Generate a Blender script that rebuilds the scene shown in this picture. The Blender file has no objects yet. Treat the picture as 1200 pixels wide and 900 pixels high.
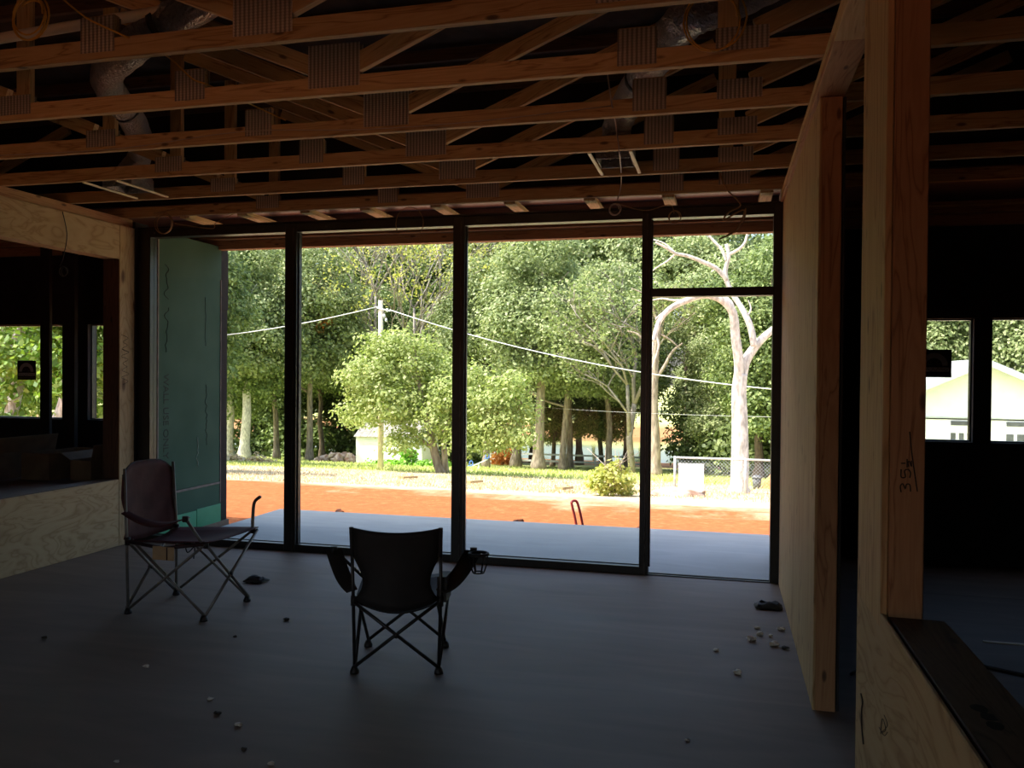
import bpy, math, random
import numpy as np
from mathutils import Matrix, Vector
random.seed(7)
scene = bpy.context.scene
C = scene.collection

# ---------------------------------------------------------------- camera
F_PX = 973.5
CAM = Vector((0, 0, 1.55))
yaw, pitch, roll = (math.radians(a) for a in (14.25, -0.66, 0.48))
fwd = Vector((-math.sin(yaw) * math.cos(pitch), math.cos(yaw) * math.cos(pitch), math.sin(pitch)))
rgt = Vector((math.cos(yaw), math.sin(yaw), 0))
upv = rgt.cross(fwd)
rgt = math.cos(roll) * rgt + math.sin(roll) * upv
upv = rgt.cross(fwd)
cam_data = bpy.data.cameras.new('camera')
cam = bpy.data.objects.new('camera', cam_data)
C.objects.link(cam)
m = Matrix.Identity(4)
for i in range(3):
    m[i][0], m[i][1], m[i][2], m[i][3] = rgt[i], upv[i], -fwd[i], CAM[i]
cam.matrix_world = m
cam_data.sensor_width = 36
cam_data.lens = F_PX / 1200 * 36
cam_data.clip_end = 1000
cam_data.clip_start = 0.05
scene.camera = cam

def at(px, py, Y):
    """world point at depth Y (metres from the camera along the room) on the sight line of a photo pixel"""
    d = rgt * ((px - 600) / F_PX) + upv * (-(py - 450) / F_PX) + fwd
    return CAM + d * (Y / d.y)

# ---------------------------------------------------------------- light
SUN_EL, SUN_TH = math.radians(55), math.radians(66)     # elevation; travel direction measured from +Y towards +X
sun_dir = Vector((math.sin(SUN_TH) * math.cos(SUN_EL), math.cos(SUN_TH) * math.cos(SUN_EL), -math.sin(SUN_EL)))
sd = bpy.data.lights.new('sun', 'SUN')
sd.energy = 5.2
sd.angle = math.radians(0.53)
sd.color = (1.0, 0.95, 0.86)
sun = bpy.data.objects.new('sun', sd)
C.objects.link(sun)
sun.rotation_euler = sun_dir.to_track_quat('-Z', 'Y').to_euler()
sun.location = (-20, -10, 30)
world = bpy.data.worlds.new('world')
scene.world = world
world.use_nodes = True
wn = world.node_tree
sky = wn.nodes.new('ShaderNodeTexSky')
sky.sky_type = 'NISHITA'
sky.sun_disc = False
sky.sun_elevation = SUN_EL
sky.sun_rotation = math.atan2(-sun_dir.x, -sun_dir.y)
sky.air_density = 1.0
sky.dust_density = 4.0
bg = wn.nodes['Background']
bg.inputs['Strength'].default_value = 0.26
wn.links.new(sky.outputs[0], bg.inputs['Color'])
vs = scene.view_settings
vs.view_transform = 'Standard'
vs.look = 'None'
vs.gamma = 1
vs.use_curve_mapping = False
vs.exposure = 0.85

# ---------------------------------------------------------------- materials
def new_mat(name):
    mt = bpy.data.materials.new(name)
    mt.use_nodes = True
    nt = mt.node_tree
    b = nt.nodes['Principled BSDF']
    return mt, nt, b

def N(nt, typ, **kw):
    n = nt.nodes.new(typ)
    for k, v in kw.items():
        if k.startswith('i_'):
            key = k[2:].replace('_', ' ')
            n.inputs[key].default_value = v
        else:
            setattr(n, k, v)
    return n

def ramp(nt, fac, stops):
    r = nt.nodes.new('ShaderNodeValToRGB')
    el = r.color_ramp.elements
    while len(el) < len(stops):
        el.new(0.5)
    for e, (p, c) in zip(el, stops):
        e.position = p
        e.color = (*c, 1)
    nt.links.new(fac, r.inputs[0])
    return r.outputs[0]

def coords(nt, scale, rnd=True, src='Object'):
    tc = N(nt, 'ShaderNodeTexCoord')
    mp = N(nt, 'ShaderNodeMapping')
    mp.inputs['Scale'].default_value = scale
    nt.links.new(tc.outputs[src], mp.inputs[0])
    if rnd:
        oi = N(nt, 'ShaderNodeObjectInfo')
        mu = N(nt, 'ShaderNodeVectorMath', operation='MULTIPLY')
        mu.inputs[1].default_value = (37, 53, 71)
        nt.links.new(oi.outputs['Random'], mu.inputs[0])
        nt.links.new(mu.outputs[0], mp.inputs['Location'])
        return mp.outputs[0], oi.outputs['Random']
    return mp.outputs[0], None

def bump(nt, b, height, strength, dist=0.01):
    bp = N(nt, 'ShaderNodeBump')
    bp.inputs['Strength'].default_value = strength
    bp.inputs['Distance'].default_value = dist
    nt.links.new(height, bp.inputs['Height'])
    nt.links.new(bp.outputs[0], b.inputs['Normal'])

def wood_mat(name, dark, mid, light, gscale=(1.2, 14, 14), knots=True, rough=0.7, vary=0.25):
    mt, nt, b = new_mat(name)
    v, rnd = coords(nt, gscale)
    n1 = N(nt, 'ShaderNodeTexNoise', i_Scale=1.0, i_Detail=3.0, i_Distortion=0.6)
    nt.links.new(v, n1.inputs['Vector'])
    w = N(nt, 'ShaderNodeMath', operation='MULTIPLY'); w.inputs[1].default_value = 9.0
    nt.links.new(n1.outputs[0], w.inputs[0])
    s = N(nt, 'ShaderNodeMath', operation='PINGPONG'); s.inputs[1].default_value = 1.0
    nt.links.new(w.outputs[0], s.inputs[0])
    col = ramp(nt, s.outputs[0], [(0.0, mid), (0.55, light), (0.85, mid), (1.0, dark)])
    out = col
    if knots:
        v2, _ = coords(nt, (4.0, 11, 11))
        vo = N(nt, 'ShaderNodeTexVoronoi', i_Scale=1.0)
        nt.links.new(v2, vo.inputs['Vector'])
        k = ramp(nt, vo.outputs['Distance'], [(0.0, (0, 0, 0)), (0.08, (0.15, 0.15, 0.15)), (0.14, (1, 1, 1))])
        mx = N(nt, 'ShaderNodeMix', data_type='RGBA')
        nt.links.new(k, mx.inputs[0])
        mx.inputs[6].default_value = (*[c * 0.35 for c in dark], 1)
        nt.links.new(col, mx.inputs[7])
        out = mx.outputs[2]
    hs = N(nt, 'ShaderNodeHueSaturation')
    mr = N(nt, 'ShaderNodeMapRange')
    mr.inputs[3].default_value = 1 - vary; mr.inputs[4].default_value = 1 + vary
    nt.links.new(rnd, mr.inputs[0]); nt.links.new(mr.outputs[0], hs.inputs['Value'])
    nt.links.new(out, hs.inputs['Color'])
    nt.links.new(hs.outputs[0], b.inputs['Base Color'])
    b.inputs['Roughness'].default_value = rough
    bump(nt, b, s.outputs[0], 0.12, 0.004)
    return mt

def noise_mat(name, c0, c1, scale=6.0, detail=4.0, rough=0.8, bumpk=0.1, bdist=0.01, metallic=0.0, spec=0.5, stretch=(1, 1, 1), lo=0.35, hi=0.65):
    mt, nt, b = new_mat(name)
    v, _ = coords(nt, stretch)
    n1 = N(nt, 'ShaderNodeTexNoise', i_Scale=scale, i_Detail=detail)
    nt.links.new(v, n1.inputs['Vector'])
    nt.links.new(ramp(nt, n1.outputs[0], [(lo, c0), (hi, c1)]), b.inputs['Base Color'])
    b.inputs['Roughness'].default_value = rough
    b.inputs['Metallic'].default_value = metallic
    b.inputs['Specular IOR Level'].default_value = spec
    if bumpk:
        bump(nt, b, n1.outputs[0], bumpk, bdist)
    return mt

M = {}
M['pine'] = wood_mat('pine_lumber', (0.27, 0.155, 0.062), (0.44, 0.295, 0.132), (0.52, 0.37, 0.185))
M['pine_pale'] = wood_mat('pale_fir_lumber', (0.31, 0.18, 0.075), (0.45, 0.29, 0.135), (0.52, 0.355, 0.175), gscale=(0.8, 10, 10), vary=0.06)
M['pine_red'] = wood_mat('reddish_fir_lumber', (0.23, 0.105, 0.046), (0.35, 0.18, 0.082), (0.41, 0.225, 0.108), vary=0.1)
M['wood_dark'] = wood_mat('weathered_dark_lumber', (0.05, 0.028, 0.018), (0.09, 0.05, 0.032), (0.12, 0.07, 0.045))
def plywood():
    mt, nt, b = new_mat('plywood_sheathing')
    v, rnd = coords(nt, (1.3, 4.6, 4.6))
    n1 = N(nt, 'ShaderNodeTexNoise', i_Scale=1.3, i_Detail=2.0, i_Distortion=1.6)
    nt.links.new(v, n1.inputs['Vector'])
    w = N(nt, 'ShaderNodeMath', operation='MULTIPLY'); w.inputs[1].default_value = 11.0
    nt.links.new(n1.outputs[0], w.inputs[0])
    s = N(nt, 'ShaderNodeMath', operation='PINGPONG'); s.inputs[1].default_value = 1.0
    nt.links.new(w.outputs[0], s.inputs[0])
    col = ramp(nt, s.outputs[0], [(0.0, (0.47, 0.345, 0.19)), (0.6, (0.445, 0.315, 0.165)), (0.88, (0.385, 0.26, 0.13)), (1.0, (0.33, 0.215, 0.10))])
    v2, _ = coords(nt, (1.6, 4.2, 4.2))
    vo = N(nt, 'ShaderNodeTexVoronoi', i_Scale=1.0)
    nt.links.new(v2, vo.inputs['Vector'])
    k = ramp(nt, vo.outputs['Distance'], [(0.0, (0, 0, 0)), (0.07, (0.2, 0.2, 0.2)), (0.13, (1, 1, 1))])
    mx = N(nt, 'ShaderNodeMix', data_type='RGBA')
    nt.links.new(k, mx.inputs[0])
    mx.inputs[6].default_value = (0.10, 0.045, 0.02, 1)
    nt.links.new(col, mx.inputs[7])
    nt.links.new(mx.outputs[2], b.inputs['Base Color'])
    b.inputs['Roughness'].default_value = 0.75
    return mt
M['ply'] = plywood()
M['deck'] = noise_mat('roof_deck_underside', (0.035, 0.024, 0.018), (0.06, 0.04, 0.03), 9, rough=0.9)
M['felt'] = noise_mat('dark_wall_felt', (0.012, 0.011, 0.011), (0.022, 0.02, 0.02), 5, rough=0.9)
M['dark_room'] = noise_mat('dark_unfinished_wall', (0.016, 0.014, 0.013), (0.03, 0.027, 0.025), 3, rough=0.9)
M['black_metal'] = noise_mat('black_anodised_frame', (0.008, 0.008, 0.009), (0.014, 0.014, 0.015), 20, rough=0.35, bumpk=0)
M['bead'] = noise_mat('bronze_glazing_bead', (0.05, 0.048, 0.05), (0.09, 0.085, 0.085), 20, rough=0.3, bumpk=0, metallic=0.7)
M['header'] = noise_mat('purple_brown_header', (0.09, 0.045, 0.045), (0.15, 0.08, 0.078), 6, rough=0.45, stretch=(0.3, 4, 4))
M['roofing'] = noise_mat('roofing', (0.10, 0.09, 0.085), (0.15, 0.14, 0.13), 20)
M['alu'] = noise_mat('galvanised_strip', (0.72, 0.66, 0.44), (0.85, 0.80, 0.58), 14, rough=0.45, bumpk=0.05)  # light caught by the strips is put into this pale yellow
M['yellow_wire'] = noise_mat('yellow_cable', (0.55, 0.30, 0.03), (0.72, 0.42, 0.06), 10, rough=0.45, bumpk=0)
M['tan_wire'] = noise_mat('tan_cable', (0.26, 0.16, 0.07), (0.36, 0.24, 0.11), 10, rough=0.5, bumpk=0)
M['white_wire'] = noise_mat('pale_cable', (0.42, 0.38, 0.34), (0.5, 0.46, 0.42), 10, rough=0.5, bumpk=0)
M['black_wire'] = noise_mat('black_cable', (0.012, 0.012, 0.012), (0.02, 0.02, 0.02), 10, rough=0.5, bumpk=0)
M['pvc'] = noise_mat('white_pvc_pipe', (0.62, 0.58, 0.48), (0.70, 0.66, 0.56), 3, rough=0.4, bumpk=0)
M['maroon'] = noise_mat('maroon_nylon', (0.065, 0.014, 0.017), (0.10, 0.024, 0.028), 7, rough=0.75, bumpk=0.25, bdist=0.02)
M['maroon_dark'] = noise_mat('dark_maroon_webbing', (0.03, 0.014, 0.016), (0.045, 0.02, 0.022), 12, rough=0.7)
M['black_nylon'] = noise_mat('black_nylon', (0.010, 0.009, 0.009), (0.018, 0.016, 0.016), 7, rough=0.7, bumpk=0.25, bdist=0.02)
M['grey_steel'] = noise_mat('grey_painted_steel', (0.16, 0.15, 0.14), (0.22, 0.21, 0.19), 18, rough=0.4, bumpk=0, metallic=0.3)
M['black_steel'] = noise_mat('black_painted_steel', (0.013, 0.013, 0.014), (0.022, 0.022, 0.023), 18, rough=0.4, bumpk=0)
M['black_plastic'] = noise_mat('black_plastic', (0.008, 0.008, 0.008), (0.014, 0.014, 0.014), 18, rough=0.5, bumpk=0)
M['card'] = noise_mat('cardboard', (0.42, 0.29, 0.16), (0.52, 0.37, 0.21), 8, rough=0.85)
M['red_steel'] = noise_mat('red_painted_steel', (0.25, 0.02, 0.02), (0.36, 0.035, 0.03), 10, rough=0.4, bumpk=0)
M['debris_white'] = noise_mat('pale_plaster_chip', (0.55, 0.50, 0.42), (0.72, 0.68, 0.6), 30)
M['debris_dark'] = noise_mat('dark_grit', (0.03, 0.022, 0.018), (0.06, 0.045, 0.035), 30)
M['ink'] = noise_mat('black_marker_ink', (0.02, 0.016, 0.014), (0.03, 0.025, 0.02), 30, bumpk=0)
M['grey_print'] = noise_mat('dark_green_print', (0.014, 0.024, 0.019), (0.020, 0.034, 0.026), 30, bumpk=0)
M['pale_print'] = noise_mat('pale_print', (0.30, 0.36, 0.30), (0.38, 0.45, 0.38), 30, bumpk=0)
M['sticker_grey'] = noise_mat('sticker_grey', (0.10, 0.10, 0.11), (0.13, 0.13, 0.14), 30, bumpk=0)
M['sticker_pale'] = noise_mat('sticker_pale', (0.55, 0.56, 0.60), (0.62, 0.63, 0.67), 30, bumpk=0)
M['sheath'] = noise_mat('green_sheathing_board', (0.055, 0.105, 0.076), (0.072, 0.128, 0.094), 2.2, rough=0.9, bumpk=0.03, spec=0.1)
M['sheath_bright'] = noise_mat('bright_green_flashing', (0.03, 0.25, 0.12), (0.05, 0.31, 0.17), 4, rough=0.6)
M['tape'] = noise_mat('grey_brown_joint_filler', (0.16, 0.14, 0.12), (0.24, 0.20, 0.18), 12)
M['white_paint'] = noise_mat('white_paint', (0.74, 0.75, 0.76), (0.82, 0.83, 0.84), 3, rough=0.7, bumpk=0.05)
M['white_siding'] = noise_mat('white_siding', (0.76, 0.77, 0.78), (0.84, 0.85, 0.86), 3, rough=0.6, bumpk=0)
M['roof_pale'] = noise_mat('pale_metal_roof', (0.42, 0.46, 0.46), (0.52, 0.56, 0.55), 3, rough=0.5)
M['shingle'] = noise_mat('weathered_shed_roof', (0.24, 0.22, 0.19), (0.40, 0.37, 0.33), 6, rough=0.85)
M['pole'] = noise_mat('weathered_pole', (0.60, 0.50, 0.36), (0.74, 0.66, 0.52), 3, rough=0.9, stretch=(4, 4, 0.6))
M['bark_pale'] = noise_mat('pale_bark', (0.38, 0.35, 0.31), (0.74, 0.69, 0.63), 7, rough=0.9, bumpk=0.5, bdist=0.03, stretch=(2, 2, 0.8))
M['bark'] = noise_mat('grey_bark', (0.20, 0.155, 0.12), (0.42, 0.34, 0.27), 4, rough=0.95, bumpk=0.6, bdist=0.04, stretch=(2.5, 2.5, 0.6))
M['bark_dark'] = noise_mat('brown_bark', (0.10, 0.07, 0.05), (0.20, 0.15, 0.11), 4, rough=0.95, bumpk=0.6, bdist=0.04, stretch=(2.5, 2.5, 0.6))
M['twig'] = noise_mat('grey_twig', (0.26, 0.22, 0.19), (0.40, 0.35, 0.31), 4, rough=0.95, bumpk=0)
M['blue_paint'] = noise_mat('blue_paint', (0.10, 0.22, 0.62), (0.16, 0.32, 0.75), 5, rough=0.4, bumpk=0)
M['rock'] = noise_mat('rubble_stone', (0.20, 0.12, 0.08), (0.50, 0.42, 0.36), 3, rough=0.95, bumpk=0.5, bdist=0.05)
M['galv'] = noise_mat('galvanised_fence', (0.45, 0.46, 0.47), (0.58, 0.59, 0.60), 8, rough=0.5, bumpk=0, metallic=0.4)
M['bin'] = noise_mat('grey_plastic_bin', (0.07, 0.075, 0.08), (0.10, 0.105, 0.11), 8, rough=0.6, bumpk=0)
M['orange_plastic'] = noise_mat('orange_plastic', (0.62, 0.25, 0.09), (0.72, 0.32, 0.12), 8, rough=0.6, bumpk=0)
M['dirt_clod'] = noise_mat('dark_red_clod', (0.10, 0.035, 0.02), (0.20, 0.07, 0.035), 18, rough=0.95)
M['brick'] = noise_mat('red_brick', (0.22, 0.06, 0.045), (0.32, 0.10, 0.07), 9, rough=0.9)

def plate_mat():
    mt, nt, b = new_mat('toothed_galvanised_plate')
    v, _ = coords(nt, (1, 1, 1), rnd=False)
    sx = N(nt, 'ShaderNodeSeparateXYZ'); nt.links.new(v, sx.inputs[0])
    def saw(sock, freq):
        a = N(nt, 'ShaderNodeMath', operation='MULTIPLY'); a.inputs[1].default_value = freq
        nt.links.new(sock, a.inputs[0])
        p = N(nt, 'ShaderNodeMath', operation='PINGPONG'); p.inputs[1].default_value = 1.0
        nt.links.new(a.outputs[0], p.inputs[0])
        return p.outputs[0]
    a = saw(sx.outputs[0], 96); c = saw(sx.outputs[2], 160)
    mu = N(nt, 'ShaderNodeMath', operation='MULTIPLY'); nt.links.new(a, mu.inputs[0]); nt.links.new(c, mu.inputs[1])
    ad = N(nt, 'ShaderNodeMath', operation='ADD'); nt.links.new(a, ad.inputs[0]); nt.links.new(mu.outputs[0], ad.inputs[1])
    nt.links.new(ramp(nt, ad.outputs[0], [(0.0, (0.17, 0.155, 0.135)), (0.7, (0.32, 0.295, 0.26)), (1.0, (0.48, 0.45, 0.40))]), b.inputs['Base Color'])
    b.inputs['Metallic'].default_value = 0.35
    b.inputs['Roughness'].default_value = 0.5
    bump(nt, b, ad.outputs[0], 0.35, 0.004)
    return mt
M['plate'] = plate_mat()

def concrete(name, c0, c1, rough):
    mt, nt, b = new_mat(name)
    v, _ = coords(nt, (1, 1, 1), rnd=False)
    n1 = N(nt, 'ShaderNodeTexNoise', i_Scale=0.8, i_Detail=6.0, i_Roughness=0.6, i_Distortion=0.8)
    n2 = N(nt, 'ShaderNodeTexNoise', i_Scale=60.0, i_Detail=2.0)
    mp = N(nt, 'ShaderNodeMapping'); mp.inputs['Scale'].default_value = (0.7, 3.5, 1)
    nt.links.new(v, mp.inputs[0])
    n3 = N(nt, 'ShaderNodeTexNoise', i_Scale=1.2, i_Detail=4.0, i_Distortion=1.5)
    nt.links.new(mp.outputs[0], n3.inputs['Vector'])
    for n in (n1, n2):
        nt.links.new(v, n.inputs['Vector'])
    ad = N(nt, 'ShaderNodeMath', operation='ADD'); nt.links.new(n1.outputs[0], ad.inputs[0]); nt.links.new(n3.outputs[0], ad.inputs[1])
    hf = N(nt, 'ShaderNodeMath', operation='MULTIPLY'); hf.inputs[1].default_value = 0.5; nt.links.new(ad.outputs[0], hf.inputs[0])
    nt.links.new(ramp(nt, hf.outputs[0], [(0.36, c0), (0.52, [(p + q) / 2 for p, q in zip(c0, c1)]), (0.64, c1)]), b.inputs['Base Color'])
    mr = N(nt, 'ShaderNodeMapRange'); mr.inputs[3].default_value = rough - 0.1; mr.inputs[4].default_value = rough + 0.15
    nt.links.new(n1.outputs[0], mr.inputs[0]); nt.links.new(mr.outputs[0], b.inputs['Roughness'])
    bump(nt, b, n2.outputs[0], 0.05, 0.003)
    return mt
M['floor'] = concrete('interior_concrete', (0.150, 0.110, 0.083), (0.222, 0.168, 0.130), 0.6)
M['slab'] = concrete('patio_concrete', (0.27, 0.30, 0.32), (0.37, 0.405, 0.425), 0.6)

def foil():
    mt, nt, b = new_mat('silver_foil_duct')
    v, _ = coords(nt, (1, 1, 1))
    n1 = N(nt, 'ShaderNodeTexNoise', i_Scale=28.0, i_Detail=4.0, i_Distortion=2.0)
    nt.links.new(v, n1.inputs['Vector'])
    b.inputs['Base Color'].default_value = (0.36, 0.35, 0.36, 1)
    b.inputs['Metallic'].default_value = 0.95
    b.inputs['Roughness'].default_value = 0.28
    bump(nt, b, n1.outputs[0], 1.0, 0.05)
    return mt
M['foil'] = foil()

def glass():
    mt, nt, b = new_mat('clear_window_glass')
    nt.nodes.remove(b)
    tr = N(nt, 'ShaderNodeBsdfTransparent'); tr.inputs[0].default_value = (0.95, 0.97, 0.96, 1)
    gl = N(nt, 'ShaderNodeBsdfGlossy'); gl.inputs['Roughness'].default_value = 0.02
    fr = N(nt, 'ShaderNodeFresnel'); fr.inputs[0].default_value = 1.45
    ge = N(nt, 'ShaderNodeNewGeometry')      # same reflectance on the way in and on the way out of the sheet
    mr = N(nt, 'ShaderNodeMapRange'); mr.inputs[3].default_value = 1.45; mr.inputs[4].default_value = 1 / 1.45
    nt.links.new(ge.outputs['Backfacing'], mr.inputs[0]); nt.links.new(mr.outputs[0], fr.inputs[0])
    mx = N(nt, 'ShaderNodeMixShader')
    lo = N(nt, 'ShaderNodeMath', operation='MULTIPLY'); lo.inputs[1].default_value = 0.22    # mirror image weakened so the back opening stays off the panes
    nt.links.new(fr.outputs[0], lo.inputs[0])
    nt.links.new(lo.outputs[0], mx.inputs[0]); nt.links.new(tr.outputs[0], mx.inputs[1]); nt.links.new(gl.outputs[0], mx.inputs[2])
    nt.links.new(mx.outputs[0], nt.nodes['Material Output'].inputs[0])
    return mt
M['glass'] = glass()

def leaf_mat(name, stops, trans=0.35, spec=0.35):
    mt, nt, b = new_mat(name)
    ge = N(nt, 'ShaderNodeNewGeometry')
    col = ramp(nt, ge.outputs['Random Per Island'], stops)
    nt.links.new(col, b.inputs['Base Color'])
    b.inputs['Roughness'].default_value = 0.5
    b.inputs['Specular IOR Level'].default_value = spec
    tl = N(nt, 'ShaderNodeBsdfTranslucent')
    hs = N(nt, 'ShaderNodeHueSaturation'); hs.inputs['Saturation'].default_value = 1.15; hs.inputs['Value'].default_value = 1.2
    nt.links.new(col, hs.inputs['Color']); nt.links.new(hs.outputs[0], tl.inputs[0])
    mx = N(nt, 'ShaderNodeMixShader'); mx.inputs[0].default_value = trans
    nt.links.new(b.outputs[0], mx.inputs[1]); nt.links.new(tl.outputs[0], mx.inputs[2])
    nt.links.new(mx.outputs[0], nt.nodes['Material Output'].inputs[0])
    return mt
M['leaf_oak'] = leaf_mat('oak_leaves', [(0.0, (0.16, 0.21, 0.08)), (0.5, (0.28, 0.34, 0.14)), (0.9, (0.42, 0.47, 0.23)), (1.0, (0.58, 0.58, 0.34))])
M['leaf_deep'] = leaf_mat('deep_green_leaves', [(0.0, (0.10, 0.15, 0.05)), (0.6, (0.20, 0.265, 0.09)), (1.0, (0.36, 0.43, 0.17))])
M['leaf_light'] = leaf_mat('light_green_leaves', [(0.0, (0.24, 0.31, 0.085)), (0.5, (0.35, 0.42, 0.14)), (1.0, (0.53, 0.57, 0.26))], trans=0.42)
M['leaf_yellow'] = leaf_mat('yellowing_leaves', [(0.0, (0.32, 0.37, 0.08)), (0.5, (0.48, 0.50, 0.14)), (1.0, (0.66, 0.60, 0.22))], trans=0.45)
M['leaf_orange'] = leaf_mat('orange_leaves', [(0.0, (0.45, 0.17, 0.04)), (0.5, (0.65, 0.28, 0.07)), (1.0, (0.75, 0.42, 0.14))])
M['leaf_vine'] = leaf_mat('vine_leaves', [(0.0, (0.10, 0.20, 0.03)), (0.5, (0.20, 0.32, 0.06)), (1.0, (0.34, 0.46, 0.12))], trans=0.4)
M['grass'] = leaf_mat('grass_blades', [(0.0, (0.36, 0.43, 0.12)), (0.6, (0.52, 0.57, 0.21)), (1.0, (0.68, 0.66, 0.36))])
M['straw'] = leaf_mat('straw_blades', [(0.0, (0.48, 0.38, 0.22)), (0.6, (0.66, 0.55, 0.36)), (1.0, (0.78, 0.70, 0.52))])
M['weed'] = leaf_mat('bright_weeds', [(0.0, (0.18, 0.38, 0.05)), (0.6, (0.28, 0.52, 0.08)), (1.0, (0.40, 0.62, 0.14))])

def ground_mat():
    mt, nt, b = new_mat('ground_dirt_straw_grass')
    v, _ = coords(nt, (1, 1, 1), rnd=False)
    sx = N(nt, 'ShaderNodeSeparateXYZ'); nt.links.new(v, sx.inputs[0])
    n1 = N(nt, 'ShaderNodeTexNoise', i_Scale=0.35, i_Detail=6.0, i_Roughness=0.65)
    n2 = N(nt, 'ShaderNodeTexNoise', i_Scale=9.0, i_Detail=5.0, i_Roughness=0.7)
    for n in (n1, n2):
        nt.links.new(v, n.inputs['Vector'])
    # distance from the house + wobble
    wob = N(nt, 'ShaderNodeMath', operation='MULTIPLY_ADD'); wob.inputs[1].default_value = 7.0
    nt.links.new(n1.outputs[0], wob.inputs[0]); nt.links.new(sx.outputs[1], wob.inputs[2])
    slant = N(nt, 'ShaderNodeMath', operation='MULTIPLY_ADD'); slant.inputs[1].default_value = 0.22
    nt.links.new(sx.outputs[0], slant.inputs[0]); nt.links.new(wob.outputs[0], slant.inputs[2])
    def step(a, c):
        mr = N(nt, 'ShaderNodeMapRange'); mr.inputs[1].default_value = a; mr.inputs[2].default_value = c
        nt.links.new(slant.outputs[0], mr.inputs[0]); return mr.outputs[0]
    dirt = ramp(nt, n2.outputs[0], [(0.3, (0.27, 0.082, 0.030)), (0.55, (0.36, 0.116, 0.042)), (0.75, (0.48, 0.19, 0.085))])
    straw = ramp(nt, n2.outputs[0], [(0.3, (0.42, 0.30, 0.18)), (0.55, (0.58, 0.46, 0.31)), (0.8, (0.70, 0.60, 0.45))])
    grass = ramp(nt, n2.outputs[0], [(0.3, (0.38, 0.43, 0.14)), (0.55, (0.52, 0.55, 0.22)), (0.8, (0.66, 0.63, 0.36))])
    def mix(f, a, c):
        mx = N(nt, 'ShaderNodeMix', data_type='RGBA')
        nt.links.new(f, mx.inputs[0]); nt.links.new(a, mx.inputs[6]); nt.links.new(c, mx.inputs[7]); return mx.outputs[2]
    c1 = mix(step(14.8, 16.2), dirt, straw)
    c2 = mix(step(25.5, 29.0), c1, grass)
    far = N(nt, 'ShaderNodeMapRange'); far.inputs[1].default_value = 66; far.inputs[2].default_value = 74
    nt.links.new(sx.outputs[1], far.inputs[0])
    bank = ramp(nt, n2.outputs[0], [(0.3, (0.30, 0.145, 0.062)), (0.7, (0.40, 0.215, 0.105))])
    c3 = mix(far.outputs[0], c2, bank)
    far2 = N(nt, 'ShaderNodeMapRange'); far2.inputs[1].default_value = 123; far2.inputs[2].default_value = 126
    nt.links.new(sx.outputs[1], far2.inputs[0])
    c4 = mix(far2.outputs[0], c3, grass)
    nt.links.new(c4, b.inputs['Base Color'])
    b.inputs['Roughness'].default_value = 0.95
    b.inputs['Specular IOR Level'].default_value = 0.1
    bump(nt, b, n2.outputs[0], 0.3, 0.05)
    return mt
M['ground'] = ground_mat()
def water():
    mt, nt, b = new_mat('pond_water')
    v, _ = coords(nt, (1, 0.3, 1), rnd=False)
    n1 = N(nt, 'ShaderNodeTexNoise', i_Scale=1.5, i_Detail=2.0)
    nt.links.new(v, n1.inputs['Vector'])
    b.inputs['Base Color'].default_value = (0.07, 0.085, 0.03, 1)
    b.inputs['Roughness'].default_value = 0.08
    bump(nt, b, n1.outputs[0], 0.08, 0.05)
    return mt
M['water'] = water()

# ---------------------------------------------------------------- builders
WM = {}     # world matrix of every object made
def reg(o, mw, parent):
    C.objects.link(o)
    WM[o.name] = mw
    if parent is not None:
        o.parent = parent
        o.matrix_basis = WM[parent.name].inverted() @ mw
    else:
        o.matrix_basis = mw
    return o

def tag(o, label=None, cat=None, group=None, kind=None):
    if label: o['label'] = label
    if cat: o['category'] = cat
    if group: o['group'] = group
    if kind: o['kind'] = kind
    return o

def empty(name, loc, label=None, cat=None, group=None, kind=None):
    o = bpy.data.objects.new(name, None)
    o.empty_display_size = 0.1
    reg(o, Matrix.Translation(Vector(loc)), None)
    return tag(o, label, cat, group, kind)

def mesh_obj(name, verts, faces, mat, parent=None, smooth=False):
    V = np.array([tuple(v) for v in verts], dtype=float)
    c = (V.min(0) + V.max(0)) / 2
    c[2] = V[:, 2].min()
    me = bpy.data.meshes.new(name)
    me.from_pydata([tuple(v) for v in (V - c)], [], faces)
    me.materials.append(M[mat])
    if smooth:
        me.polygons.foreach_set('use_smooth', [True] * len(me.polygons))
    me.update()
    o = bpy.data.objects.new(name, me)
    return reg(o, Matrix.Translation(Vector(c)), parent)

_cache = {}
def board_mesh(L, w, h, mat, bev=0.003):
    key = (round(L, 4), round(w, 4), round(h, 4), mat)
    if key in _cache: return _cache[key]
    bev = min(bev, w / 4, h / 4)
    x, y, z = L / 2, w / 2, h / 2
    # chamfered along the length
    prof = [(-y + bev, -z), (y - bev, -z), (y, -z + bev), (y, z - bev), (y - bev, z), (-y + bev, z), (-y, z - bev), (-y, -z + bev)]
    vs = [(-x, a, c) for a, c in prof] + [(x, a, c) for a, c in prof]
    fs = [(i, (i + 1) % 8, 8 + (i + 1) % 8, 8 + i) for i in range(8)]
    fs = [tuple(reversed(f)) if False else f for f in fs] + [tuple(range(7, -1, -1)), tuple(range(8, 16))]
    me = bpy.data.meshes.new('board')
    me.from_pydata(vs, [], fs)
    me.materials.append(M[mat])
    me.update()
    _cache[key] = me
    return me

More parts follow.
